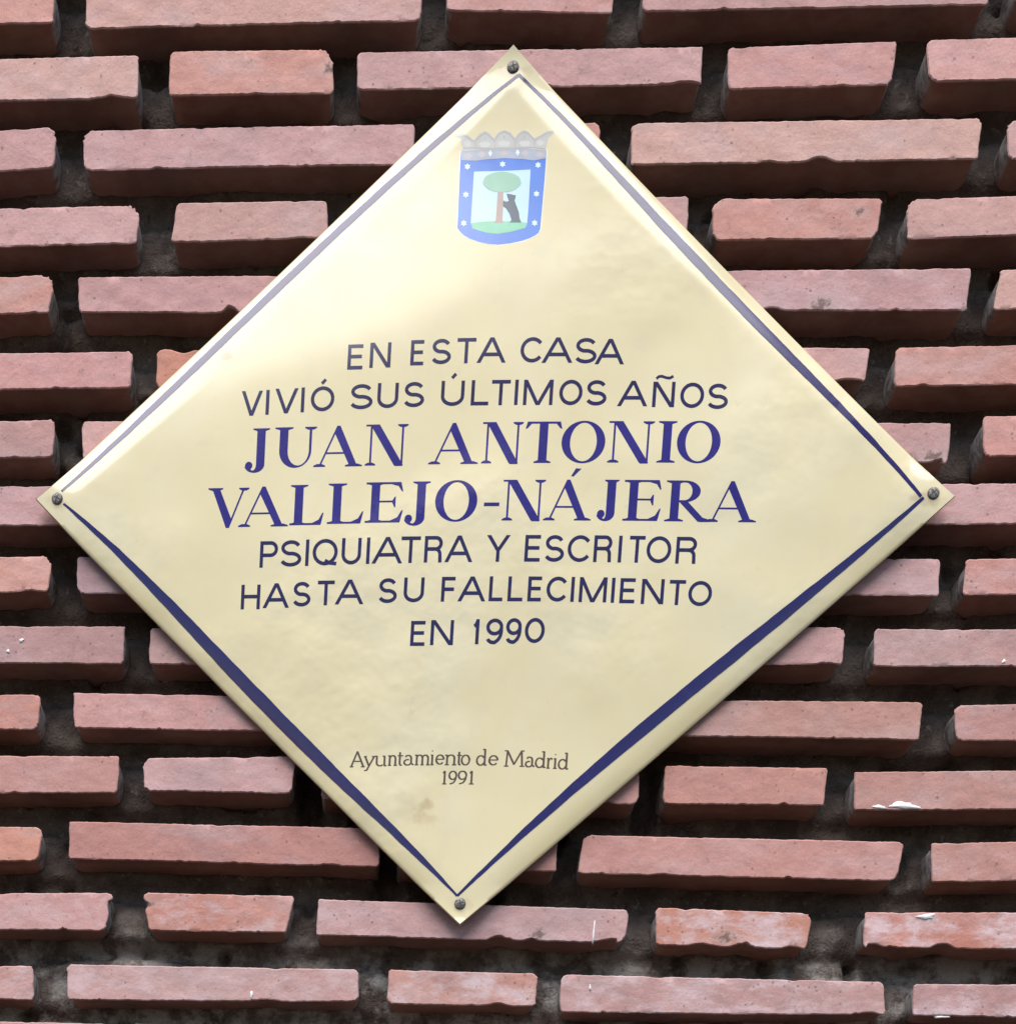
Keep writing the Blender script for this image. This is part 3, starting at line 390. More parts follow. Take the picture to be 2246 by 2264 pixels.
def brick_outline(q, rr, idx, rng):
    TL, TR, BR, BL = [Vector((q[k], q[k + 1])) for k in (0, 2, 4, 6)]
    w = ((TR - TL).length + (BR - BL).length) / 2; h = ((TL - BL).length + (TR - BR).length) / 2
    rad = RADII.get((rr, idx)) or tuple(rng.choice((1.2, 1.6, 2.2, 2.2, 3.2, 4.5)) for _ in range(4))
    rag = rng.uniform(0.7, 1.25)
    fl = {'t': fbm1(rng, w, [(80, .30 * rag), (9, .08 * rag), (4, .12 * rag), (2.0, .18)]), 'b': fbm1(rng, w, [(80, .32 * rag), (9, .08 * rag), (4, .14 * rag), (2.0, .24)]),
          'l': fbm1(rng, h, [(14, .5), (5, .25), (2.4, .15)]), 'r': fbm1(rng, h, [(14, .5), (5, .25), (2.4, .15)])}
    chips = [c for c in CHIPS if c[0] == rr and c[1] == idx]
    chips += [(rr, idx, 'b', rng.uniform(8, w - 8), rng.uniform(1.2, 4), rng.uniform(.6, 1.6)) for _ in range(int(w / 100))]
    chips += [(rr, idx, 't', rng.uniform(8, w - 8), rng.uniform(2.5, 6), rng.uniform(.4, 1.1)) for _ in range(int(w / 90))]
    def depth(e, s):
        d = fl[e](s)
        for c in chips:
            if c[2] == e:
                t = abs(s - c[3]) / c[4]
                if t < 1.6:
                    d -= .72 * c[5] * math.exp(-(t ** 2.6) * 1.6)
        return d
    P = []
    st = 1.4
    def edge(e, L, ra, rb):
        n = max(3, int((L - ra - rb) / st))
        for i in range(n):
            yield ra + (L - ra - rb) * (i + .5) / n
    # counter-clockwise from bottom-left, local s,t in mm with outward offset
    rTL, rTR, rBR, rBL = rad
    def corner(cx_, cy_, r, a0):
        n = max(2, int(r * 1.57 / st) + 1)
        for i in range(n):
            a = math.radians(a0 + 90 * (i + .5) / n)
            k = 1 + rng.uniform(-.12, .08)
            P.append((cx_ + r * k * math.cos(a), cy_ + r * k * math.sin(a)))
    for s in edge('b', w, rBL, rBR): P.append((s, -depth('b', s)))
    corner(w - rBR, rBR, rBR, -90)
    for s in edge('r', h, rBR, rTR): P.append((w + depth('r', h - s), s))
    corner(w - rTR, h - rTR, rTR, 0)
    for s in edge('t', w, rTR, rTL): P.append((w - s, h + depth('t', w - s)))
    corner(rTL, h - rTL, rTL, 90)
    for s in edge('l', h, rTL, rBL): P.append((-depth('l', s), h - s))
    corner(rBL, rBL, rBL, 180)
    out = []
    for s, t in P:
        a, b = s / w, t / h
        out.append(BL * (1 - a) * (1 - b) + BR * a * (1 - b) + TR * a * b + TL * (1 - a) * b)
    return out

def inset(P, d):
    n = len(P); out = []
    for i in range(n):
        t = (P[(i + 2) % n] - P[i - 2])
        nn = Vector((-t.y, t.x)); nn.normalize()
        out.append(P[i] + nn * d)
    return out

BV, BF, BT, BLM, BEDS, FACE = [], [], [], [], [], []
for rr in sorted(rows):
    for idx, q in rows[rr]:
        rng = random.Random(rr * 101 + idx * 13 + int(q[0]))
        O = brick_outline(q, rr, idx, rng)
        n = len(O)
        z0 = rng.uniform(-1.2, 1.2)
        tilt = (rng.uniform(-.006, .006), rng.uniform(-.012, .012))
        c0 = sum(O, Vector((0, 0))) / n
        zz = lambda p, d: z0 + (p.x - c0.x) * tilt[0] + (p.y - c0.y) * tilt[1] - d
        inner = inset(O, 0.7)
        deep = O
        for _ in range(6):
            deep = [(deep[k - 2] + deep[k - 1] + deep[k] + deep[(k + 1) % n] + deep[(k + 2) % n]) / 5 for k in range(n)]
        face_n = len(BV)
        v2, f2 = union([[(p.x, p.y) for p in inner]], 4.5)
        base = len(BV)
        zn = fbm1(rng, 300, [(22, .25), (9, .15)])
        FACE.append((min(p.x for p in O), max(p.x for p in O), min(p.y for p in O), max(p.y for p in O), z0, tilt, c0))
        key = {}
        for k, (x, y) in enumerate(v2):
            key[(round(x, 3), round(y, 3))] = base + k
            BV.append((x, y, zz(Vector((x, y)), 0) + zn(abs(x - q[0]) + 2.3 * abs(y - q[7]))))
        BF += [[base + i for i in f] for f in f2]
        ring = [key.get((round(p.x, 3), round(p.y, 3))) for p in inner]
        for k, p in enumerate(inner):
            if ring[k] is None:
                ring[k] = len(BV); BV.append((p.x, p.y, zz(p, 0)))
        prev = ring
        fr = fbm1(rng, n * 2.0 + 200, [(16, .6), (6, .4)])
        first = len(BV)
        for grow, dep in ((0.0, 0.7), (0.0, 2.2), (0.2, 6.0), (0.3, 13.0), (0.35, 22.0), (0.2, 75.0)):
            if dep < 1:
                R = O
            elif dep < 3:
                R = [O[k] * .6 + deep[k] * .4 for k in range(n)]
            else:
                R = inset(deep, -grow)
            cur = []
            for k, p in enumerate(R):
                cur.append(len(BV))
                BV.append((p.x, p.y + (fr(k * 1.4 + dep * 3.7) * .45 if dep > 3 else 0), zz(p, dep)))
            for k in range(n):
                k2 = (k + 1) % n
                BF.append([prev[k2], prev[k], cur[k], cur[k2]])
            prev = cur
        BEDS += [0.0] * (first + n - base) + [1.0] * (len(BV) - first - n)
        code = CODES[rr][idx] if (rr in CODES and idx < 5) else rng.choice("mmmppssbto")
        sh = rng.uniform(-12, 5)
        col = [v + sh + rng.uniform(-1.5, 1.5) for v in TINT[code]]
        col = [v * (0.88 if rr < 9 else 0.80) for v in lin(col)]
        lm = LIME.get((rr, idx), rng.choice((0, 0, 0, .12, .2)))
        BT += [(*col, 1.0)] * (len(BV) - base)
        BLM += [lm] * (len(BV) - base)

WALL_BASE = (0, -1080, 0)
wall = empty("brick_wall", WALL_BASE)
wall["label"] = "wall of thin pinkish bricks with deep dark raked joints behind the plaque"
wall["category"] = "wall"
ob = link_mesh("brick_courses", BV, BF, M_BRICK, wall, WALL_BASE, True, sharp=32)
at = ob.data.attributes.new("tint", 'FLOAT_COLOR', 'POINT'); at.data.foreach_set("color", [c for t in BT for c in t])
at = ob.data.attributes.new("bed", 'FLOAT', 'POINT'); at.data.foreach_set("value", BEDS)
at = ob.data.attributes.new("lime", 'FLOAT', 'POINT'); at.data.foreach_set("value", BLM)

# mortar: one rough recessed bed, nearer the face and broken in the lowest joints
J = DATA["joints"]
def mound(x, y, c, rx, ry, amt):
    t = ((x - c[0]) / rx) ** 2 + ((y - c[1]) / ry) ** 2
    return amt * math.exp(-t * t) if t < 3 else 0.0
rngm = np.random.RandomState(3)
def lattice(shape, cell):
    g = rngm.uniform(-1, 1, (shape[0] // cell + 3, shape[1] // cell + 3))
    yy = np.arange(shape[0]) / cell; xx = np.arange(shape[1]) / cell
    yi = yy.astype(int); xi = xx.astype(int); fy = (yy - yi)[:, None]; fx = (xx - xi)[None, :]
    fy = fy * fy * (3 - 2 * fy); fx = fx * fx * (3 - 2 * fx)
    a = g[np.ix_(yi, xi)]; b = g[np.ix_(yi, xi + 1)]; c = g[np.ix_(yi + 1, xi)]; d = g[np.ix_(yi + 1, xi + 1)]
    return a * (1 - fx) * (1 - fy) + b * fx * (1 - fy) + c * (1 - fx) * fy + d * fx * fy
DX = 2.5
mx = np.arange(-470, 470.1, DX); my = np.arange(-420, 380.1, DX)
rough = lattice((len(my), len(mx)), 12) * 2.0 + lattice((len(my), len(mx)), 5) * 1.6 + lattice((len(my), len(mx)), 2) * 1.1
holes = np.clip(lattice((len(my), len(mx)), 6) - 0.62, 0, 1) * 40
MV, MF = [], []
HEAD = {}          # heights of the brick courses: between two ends the mortar stands nearer the face than in the bed
for rr in rows:
    bs_ = [b for _, b in rows[rr]]
    HEAD[rr] = (sum(b[1] + b[3] for b in bs_) / (2 * len(bs_)), sum(b[5] + b[7] for b in bs_) / (2 * len(bs_)))
def bed_share(y):
    for t, b in HEAD.values():
        if b - 7 < y < t + 7:
            return min(1.0, max(0.0, max(y - t, b - y) / 7.0))
    return 1.0
for j, y in enumerate(my):
    low = min(1.0, max(0.0, (-262 - y) / 45.0))
    bshare = bed_share(y)
    for i, x in enumerate(mx):
        d = 29 + 7 * bshare - 5 * low + rough[j, i] + holes[j, i]
        d -= mound(x, y, J["blob13"], 16, 17, 12)
        d -= mound(x, y, J["smear13"], 60, 7, 13) + mound(x, y, J["smear14"], 34, 9, 9)
        d -= mound(x, y, J["j13r"], 15, 18, 9)
        for k in ("h14a", "h14b", "h14c", "h14d"):
            d -= mound(x, y, J[k], 11, 16, 4)
        for k in ("hole11", "hole12", "hole11r"):
            d += mound(x, y, J[k], 10, 22, 22)
        MV.append((x, y, -max(3.5, d)))
nx = len(mx)
for j in range(len(my) - 1):
    for i in range(nx - 1):
        a = j * nx + i
        MF.append([a, a + 1, a + nx + 1, a + nx])
# plain continuation of the mortar bed around the close-up
b0 = len(MV)
MV += [(-1075, -1080, -35), (1075, -1080, -35), (1075, 895, -35), (-1075, 895, -35), (-470, -420, -35), (470, -420, -35), (470, 380, -35), (-470, 380, -35)]
MF += [[b0, b0 + 1, b0 + 5, b0 + 4], [b0 + 1, b0 + 2, b0 + 6, b0 + 5], [b0 + 2, b0 + 3, b0 + 7, b0 + 6], [b0 + 3, b0, b0 + 4, b0 + 7]]
link_mesh("mortar_joints", MV, MF, M_MORTAR, wall, WALL_BASE, True)

# splashes of white paint on the lower bricks
mt_w, nt_w, bs_w = new_mat("white_paint")
nt_w.links.new(mix(nt_w, ramp(nt_w, noise(nt_w, 300.0, 3, 0.6), 0.4, 0.7), (0.80, 0.80, 0.79), (0.72, 0.70, 0.69)), bs_w.inputs["Base Color"])
bs_w.inputs["Roughness"].default_value = 0.5
FL = [(9, 2.6), (19, 5.0), (1.0, 20), (2.4, 5.0), (11, 4.5), (3.2, 2.6), (3.0, 2.0), (2.6, 2.6), (9, 1.6), (1.4, 4.0)]
rng = random.Random(11)
for (x, y), (w, h) in zip(DATA["flecks"], FL):
    n = 22; P = []
    ph = [rng.uniform(0, 6.28) for _ in range(3)]
    for k in range(n):
        a = 2 * math.pi * k / n
        kx = 1 + .22 * math.sin(2 * a + ph[0]) + .16 * math.sin(3 * a + ph[1]) + .16 * math.sin(5 * a + ph[2]) + .10 * math.sin(8 * a + ph[0] * 2)
        P.append((x + w * .5 * kx * math.cos(a), y + h * .5 * kx * math.sin(a)))
    v, f = [], []
    zf = 0.0
    for xa, xb, ya, yb, z0, tilt, c0 in FACE:
        if xa <= x <= xb and ya <= y <= yb:
            zf = z0 + (x - c0.x) * tilt[0] + (y - c0.y) * tilt[1]
    for p in P: v.append((p[0], p[1], zf - .8))
    for p in P: v.append((x + (p[0] - x) * .9, y + (p[1] - y) * .9, zf + .45))
    v.append((x, y, zf + .55))
    for k in range(n):
        k2 = (k + 1) % n
        f += [[k, k2, n + k2, n + k], [n + k, n + k2, 2 * n]]
    link_mesh("paint_fleck", v, f, mt_w, wall, WALL_BASE, True)

# ------------------------------------------------------------------ the plaque
PX, PY, HX, HY = DATA["plaque"]
def zs(x, y):
    u = (x - PX) / HX; v = (y - PY) / HY; a = u + v; b = u - v
    z = 16 - 7 * (a * a + b * b) + 11 * a * a * b * b
    k = 1 if abs(a * b) < .81 else max(0.0, 1 - (abs(a * b) - .81) / .19)
    for t in (a, b):
        z -= 3.0 * max(0.0, (abs(t) - .9) / .1) ** 2 * k
    return z
def nrm(x, y):
    e = .8
    v = Vector((-(zs(x + e, y) - zs(x - e, y)) / (2 * e), -(zs(x, y + e) - zs(x, y - e)) / (2 * e), 1.0))
    return v.normalized()

P_BASE = (PX, PY - HY, 13.0)
plaque = empty("commemorative_plaque", P_BASE)
plaque["label"] = "cream diamond-shaped enamel plaque with dark blue lettering and small crest on brick wall"
plaque["category"] = "plaque"

S_ = DATA["stains"]
M_PANEL = panel_material([(S_[0][0], S_[0][1], 7.5, .40, (0.36, 0.20, 0.09)), (S_[0][0] - 8, S_[0][1] + 1, 17, .12, (0.40, 0.28, 0.14)), (S_[1][0], S_[1][1], 8, .26, (0.42, 0.26, 0.12)), (S_[2][0], S_[2][1], 4.5, .5, (0.36, 0.26, 0.16))]
    + [(q[0] + dx, q[1] - dy, r, a, (0.34, 0.23, 0.13)) for q, dx, dy, r, a in zip(DATA["screws"], (0, 1, -1, .5), (2, 3, 2, 2.5), (9, 8, 10, 8), (.42, .30, .45, .30))])
N = 220
TH = 2.4
GV, GF = [], []
gs = [-1 + 2 * i / N for i in range(N + 1)]
for bb in gs:
    for aa in gs:
        x = PX + HX * (aa + bb) / 2; y = PY + HY * (aa - bb) / 2
        GV.append((x, y, zs(x, y)))
for j in range(N):
    for i in range(N):
        a = j * (N + 1) + i
        GF.append([a, a + (N + 1), a + N + 2, a + 1])
loop = [j for j in range(N)] + [N + j * (N + 1) for j in range(N)] + [N * (N + 1) + N - j for j in range(N)] + [(N - j) * (N + 1) for j in range(N)]
prev = loop
for grow, dz in ((1.0012, -.35), (1.0018, -.9), (1.0018, -TH), (.96, -TH - .2)):
    cur = []
    for k in loop:
        x, y, z = GV[k]
        cur.append(len(GV)); GV.append((PX + (x - PX) * grow, PY + (y - PY) * grow, z + dz))
    for k in range(len(loop)):
        k2 = (k + 1) % len(loop)
        GF.append([prev[k], prev[k2], cur[k2], cur[k]])
    prev = cur
cb = len(GV); GV.append((PX, PY, 10.0))
for k in range(len(loop)):
    GF.append([prev[k], prev[(k + 1) % len(loop)], cb])
link_mesh("panel", GV, GF, M_PANEL, plaque, P_BASE, True, sharp=50)

def printed(name, polys, mat, lift, step=7.0, parent=plaque):
    """a thin layer of print that follows the domed sheet"""
    v2, f2 = union(polys, step)
    v = [(x, y, zs(x, y) + lift) for x, y in v2]
    return link_mesh(name, v, f2, mat, parent, P_BASE, True, normals=[nrm(x, y) for x, y in v2])

M_BORDER = enamel("indigo_print", (0.008, 0.001, 0.082))
M_NAME = enamel("blue_print", (0.014, 0.004, 0.155))
M_TEXT = enamel("violet_print", (0.010, 0.004, 0.058))
M_SEPIA = enamel("sepia_print", (0.095, 0.056, 0.032))

# border: four tapering painted lines
def spline(pts, per=8):
    out = []
    for i in range(len(pts) - 1):
        p0, p1, p2, p3 = pts[max(i - 1, 0)], pts[i], pts[i + 1], pts[min(i + 2, len(pts) - 1)]
        for k in range(per):
            t = k / per
            out.append([0.5 * (2 * p1[c] + (p2[c] - p0[c]) * t + (2 * p0[c] - 5 * p1[c] + 4 * p2[c] - p3[c]) * t * t + (3 * p1[c] - p0[c] - 3 * p2[c] + p3[c]) * t ** 3) for c in range(len(p1))])
    out.append(list(pts[-1]))
    return out
rng = random.Random(5)
for side in ("ul", "ur", "lr", "ll"):
    raw = DATA["border"][side]
    # straighten hand measurements: least squares quadratic along the chord
    A = np.array(raw); d = A[-1, :2] - A[0, :2]; L = np.hypot(*d); d /= L; nn_ = np.array([-d[1], d[0]])
    s = (A[:, :2] - A[0, :2]) @ d; o_ = (A[:, :2] - A[0, :2]) @ nn_
    pf = np.polyfit(s, o_, 4); wf = np.polyfit(s, A[:, 2], 4)
    f1 = fbm1(rng, L, [(11, .16), (4, .10)]); f2_ = fbm1(rng, L, [(11, .16), (4, .10)])
    polys = []; last = None
    M_ = 140
    for k in range(M_ + 1):
        ss = L * k / M_
        c = A[0, :2] + d * ss + nn_ * np.polyval(pf, ss)
        w = max(1.5, float(np.polyval(wf, ss)))
        cur = (tuple(c + nn_ * (w / 2 + f1(ss))), tuple(c - nn_ * (w / 2 + f2_(ss))))
        if last:
            polys.append([last[0], cur[0], cur[1], last[1]])
        last = cur
    printed("border_line", polys, M_BORDER, .16, 1.7)

# ---- lettering
def stroke(pts, w, cap=True):
    """a bent stroke of even width as one quad strip"""
    n = len(pts); L_, R_ = [], []
    for i in range(n):
        a = Vector(pts[max(i - 1, 0)]); b = Vector(pts[i]); c = Vector(pts[min(i + 1, n - 1)])
        d1 = (b - a).normalized() if i else (c - b).normalized(); d2 = (c - b).normalized() if i < n - 1 else d1
        t = (d1 + d2)
        t = t.normalized() if t.length > 1e-6 else d1
        k = max(.45, t.dot(d1))
        nn = Vector((-t.y, t.x)) * (w / 2 / k)
        L_.append(b + nn); R_.append(b - nn)
    return [[tuple(L_[i]), tuple(L_[i + 1]), tuple(R_[i + 1]), tuple(R_[i])] for i in range(n - 1)]
def arc(cx, cy, rx, ry, a0, a1, n=14):
    return [(cx + rx * math.cos(math.radians(a0 + (a1 - a0) * i / n)), cy + ry * math.sin(math.radians(a0 + (a1 - a0) * i / n))) for i in range(n + 1)]
def S_path():
    a = arc(.5, .745, .45, .255, 22, 262, 18)
    b = arc(.5, .25, .5, .25, 85, -160, 18)
    return a + b
SANS = {        # -9 / 9 = run out to the full edge of the letter
 'E': [[(0, -9), (0, 9)], [(0, 1), (1, 1)], [(0, .52), (.93, .52)], [(0, 0), (1.0, 0)]],
 'F': [[(0, -9), (0, 9)], [(0, 1), (1, 1)], [(0, .50), (.92, .50)]],
 'L': [[(0, 9), (0, -9)], [(0, 0), (1.05, 0)]],
 'H': [[(0, -9), (0, 9)], [(1, -9), (1, 9)], [(0, .52), (1, .52)]],
 'I': [[(.5, -9), (.5, 9)]],
 'T': [[(.5, -9), (.5, 1)], [(-.06, 1), (1.06, 1)]],
 'N': [[(0, -9), (0, 9)], 'd', (0, 1, 1, 0), [(1, -9), (1, 9)]],
 'M': [[(0, -9), (0, 9)], 'd', (0, 1, .5, 0), 'd', (1, 1, .5, 0), [(1, -9), (1, 9)]],
 'A': ['d', (-.03, 0, .5, 1), 'd', (1.03, 0, .5, 1), [(.17, .30), (.83, .30)]],
 'V': ['d', (-.03, 1, .5, 0), 'd', (1.03, 1, .5, 0)],
 'Y': ['d', (-.03, 1, .5, .42), 'd', (1.03, 1, .5, .42), [(.5, -9), (.5, .5)]],
 'O': [arc(.5, .5, .5, .5, 0, 360, 36)],
 'Q': [arc(.5, .5, .5, .5, 0, 360, 36), [(.50, .14), (.70, .03), (1.04, -.01)]],
 'C': [arc(.52, .5, .52, .5, 38, 322, 28)],
 'U': [[(0, 9), (0, .36)] + arc(.5, .36, .5, .36, 180, 360, 18)[1:] + [(1, 9)]],
 'S': [S_path()],
 'P': [[(0, -9), (0, 9)], [(0, 1), (.55, 1)] + arc(.62, .73, .38, .27, 90, -90, 12) + [(0, .46)]],
 'R': [[(0, -9), (0, 9)], [(0, 1), (.6, 1)] + arc(.64, .755, .34, .245, 90, -90, 12) + [(0, .51)], [(.55, .51)] + arc(.62, .26, .32, .25, 80, 5, 6) + [(.96, -9)]],
 '1': [[(.72, -9), (.72, 9)], [(.0, .76), (.36, .82), (.68, 1.0)]],
 '9': [arc(.5, .70, .48, .31, 0, 360, 26), [(.98, .70)] + arc(.40, .52, .58, .54, 8, -62, 10) + arc(.45, .20, .42, .22, -75, -165, 8)],
 '0': [arc(.5, .5, .5, .5, 0, 360, 32)],
}
def sans(ch, w, h, sw, mark=None):
    P = []
    iw, ih = max(w - sw, .01), h - sw
    f = lambda p: (sw / 2 + p[0] * iw, 0.0 if p[1] == -9 else (h if p[1] == 9 else sw / 2 + p[1] * ih))
    diag = False
    for s in SANS[ch]:
        if s == 'd':
            diag = True
            continue
        if diag:
            diag = False
            xa, xb = sw / 2 + s[0] * iw, sw / 2 + s[2] * iw
            ya, yb = (0.0 if s[1] == 0 else h * s[1]), (0.0 if s[3] == 0 else h * s[3])
            hw = sw * math.hypot(xb - xa, yb - ya) / abs(yb - ya)
            if ch == 'N':
                xa += hw * .5 - sw * .5; xb -= hw * .5 - sw * .5
            P.append([(xa - hw / 2, ya), (xa + hw / 2, ya), (xb + hw / 2, yb), (xb - hw / 2, yb)])
            continue
        P += stroke([f(p) for p in s], sw)
    if mark == 'acute':
        P += stroke([(w * .44, h + 1.7), (w * .60, h + 4.4)], sw * .9)
    if mark == 'tilde':
        P += stroke([(w * .12, h + 1.9), (w * .22, h + 3.2), (w * .36, h + 3.5), (w * .55, h + 2.6), (w * .72, h + 2.3), (w * .88, h + 3.6)], sw * .75)
    return P

def box(x0, y0, x1, y1): return [(x0, y0), (x1, y0), (x1, y1), (x0, y1)]
def slab(xa, ya, xb, yb, w): return [(xa - w / 2, ya), (xa + w / 2, ya), (xb + w / 2, yb), (xb - w / 2, yb)]
def ser(xc, y, half, t, up):
    """bracketed serif: flat slab with small fillets towards the stem"""
    s = 1 if up else -1
    return [(xc - half, y), (xc + half, y), (xc + half, y + s * t * .7), (xc + half * .45, y + s * t * 1.6), (xc - half * .45, y + s * t * 1.6), (xc - half, y + s * t * .7)]
def ringq(cx, cy, rx, ry, tx, ty, a0=0, a1=360, n=40):
    out = []
    for i in range(n):
        q = []
        for k in (i, i + 1):
            a = math.radians(a0 + (a1 - a0) * k / n)
            q.append(((cx + rx * math.cos(a), cy + ry * math.sin(a)), (cx + (rx - tx) * math.cos(a), cy + (ry - ty) * math.sin(a))))
        out.append([q[0][0], q[1][0], q[1][1], q[0][1]])
    return out
def serif(ch, w, h, mark=None):
    K, t = 5.9, 1.15          # thick stem, hairline
    P = []
    if ch in 'AV':
        KA = K * .90
        ap, xl, xr = w * .50, w * .13, w - KA * .92
        # hairline on one side, heavy stroke on the other, clipped where they meet
        i0, i1 = xr - KA / 2, ap + 1.3 - KA
        q = (i0 - xl) / max((ap - xl) - (i1 - i0), .1)
        A_ = [slab(xl, 0, ap - .3, h, t * 1.15), [(i0, 0), (xr + KA / 2, 0), (ap + 1.3, h), (ap - .9, h), (xl + (ap - .3 - xl) * q - t * .4, q * h)]]
        if ch == 'V':
            A_ = [[(w - x, h - y) for x, y in p] for p in A_]
            P += A_ + [ser(w - xr, h, w * .18, t, False), ser(w - xl, h, w * .125, t, False)]
        else:
            P += A_ + [ser(xl, 0, w * .125, t, True), ser(xr, 0, w * .18, t, True), box(w * .25, h * .31, w * .72, h * .31 + t)]
    elif ch == 'N':
        xl, xr = w * .13, w * .875
        P += [box(xl - t * .6, 0, xl + t * .6, h), box(xr - t * .6, 0, xr + t * .6, h), slab(xl + K * .38, h, xr - K * .34, 0, K * 1.08)]
        P += [ser(xl, 0, w * .125, t, True), ser(xr, h, w * .125, t, False), box(0, h - t, xl + K * .4, h), box(xr - K * .8, -.5, xr + t * .6, .6)]
    elif ch == 'T':
        c = w * .5
        P += [box(c - K / 2, 0, c + K / 2, h), box(w * .05, h - t * 1.15, w * .95, h), ser(c, 0, K * .98, t, True)]
        for s in (0, 1):
            f = (lambda x: x) if s == 0 else (lambda x: w - x)
            P += [[(f(.0), h - 4.6), (f(w * .055), h - 4.2), (f(w * .20), h - .4), (f(w * .05), h)]]
    elif ch == 'O':
        P += ringq(w / 2, h / 2, w / 2, h / 2 + .35, K * .98, t * 1.1)
    elif ch == 'I':
        P += [box(w / 2 - K / 2, 0, w / 2 + K / 2, h), ser(w / 2, 0, w / 2, t, True), ser(w / 2, h, w / 2, t, False)]
    elif ch == 'U':
        xl, xr, ry = w * .225, w * .855, h * .42
        P += [box(xl - K / 2, ry, xl + K / 2, h), box(xr - t * .75, ry, xr + t * .75, h), ser(xl, h, w * .215, t, False), ser(xr, h, w * .14, t, False)]
        ol, orr = xl - K / 2, xr + t * .75
        il, ir = xl + K / 2, xr - t * .75
        n = 24
        for i in range(n):
            q = []
            for k in (i, i + 1):
                a = math.radians(180 + 180 * k / n)
                q.append((((ol + orr) / 2 + (orr - ol) / 2 * math.cos(a), ry + ry * math.sin(a)), ((il + ir) / 2 + (ir - il) / 2 * math.cos(a), ry + (ry - t * 1.3) * math.sin(a))))
            P.append([q[0][0], q[1][0], q[1][1], q[0][1]])
    elif ch == 'J':
        xs = w * .66; lo = -2.4 if w > 17 else -.4
        P += [box(xs - K / 2, h * .2 + lo, xs + K / 2, h), ser(xs, h, w * .33, t, False)]
        yb = h * .2 + lo
        n = 16; xl = w * .12
        for i in range(n):
            q = []
            for k in (i, i + 1):
                a = math.radians(0 - 165 * k / n)
                q.append((((xs + K / 2 + xl - 1.6) / 2 + (xs + K / 2 - xl + 1.6) / 2 * math.cos(a), yb + (yb - lo) * math.sin(a)), ((xs - K / 2 + xl + 2) / 2 + (xs - K / 2 - xl - 2) / 2 * math.cos(a), yb + (yb - lo - t * 1.3) * math.sin(a))))
            P.append([q[0][0], q[1][0], q[1][1], q[0][1]])
        P.append(arc(xl + 1.6, yb - .6, 2.6, 2.6, 0, 340, 16))
    elif ch in 'LE':
        xs = w * .27
        P += [box(xs - K / 2, 0, xs + K / 2, h), box(w * .02, 0, w * .92, t * 1.1), ser(xs, 0, w * .25, t, True)]
        P += [[(w * .60, .2), (w * .93, .2), (w, h * .30), (w * .965, h * .30), (w * .86, h * .13), (w * .68, t * 1.15)]]
        if ch == 'L':
            P += [ser(xs, h, w * .25, t, False)]
        else:
            P += [box(w * .02, h - t * 1.1, w * .92, h), ser(xs, h, w * .25, t, False)]
            P += [[(w * .66, h - .2), (w * .93, h - .2), (w * .985, h * .77), (w * .95, h * .77), (w * .86, h * .90), (w * .68, h - t * 1.15)]]
            P += [box(xs, h * .50, w * .76, h * .50 + t), [(w * .70, h * .52), (w * .77, h * .64), (w * .80, h * .64), (w * .80, h * .38), (w * .77, h * .38)]]
    elif ch == 'R':
        xs = w * .22
        P += [box(xs - K / 2, 0, xs + K / 2, h), ser(xs, 0, w * .20, t, True), ser(xs, h, w * .20, t, False)]
        yc, ry = h * .735, h * .265
        P += [box(xs, h - t * 1.1, w * .43, h), box(xs, yc - ry, w * .43, yc - ry + t * 1.1)]
        P += ringq(w * .42, yc, w * .33, ry, K * .95, t * 1.1, 90, -90, 22)
        P += [slab(w * .40, h * .485, w * .80, .6, K * 1.0), [(w * .70, 2.4), (w * .84, 2.4), (w * 1.0, 1.0), (w * 1.0, -.2), (w * .80, -.3), (w * .72, 0)]]
    elif ch == '-':
        P += [box(0, h * .36, w, h * .36 + 2.3)]
    if mark:
        P += [[(w * .545, h + 2.2), (w * .60, h + 2.0), (w * .76, h + 7.0), (w * .64, h + 7.2)]]
    return P

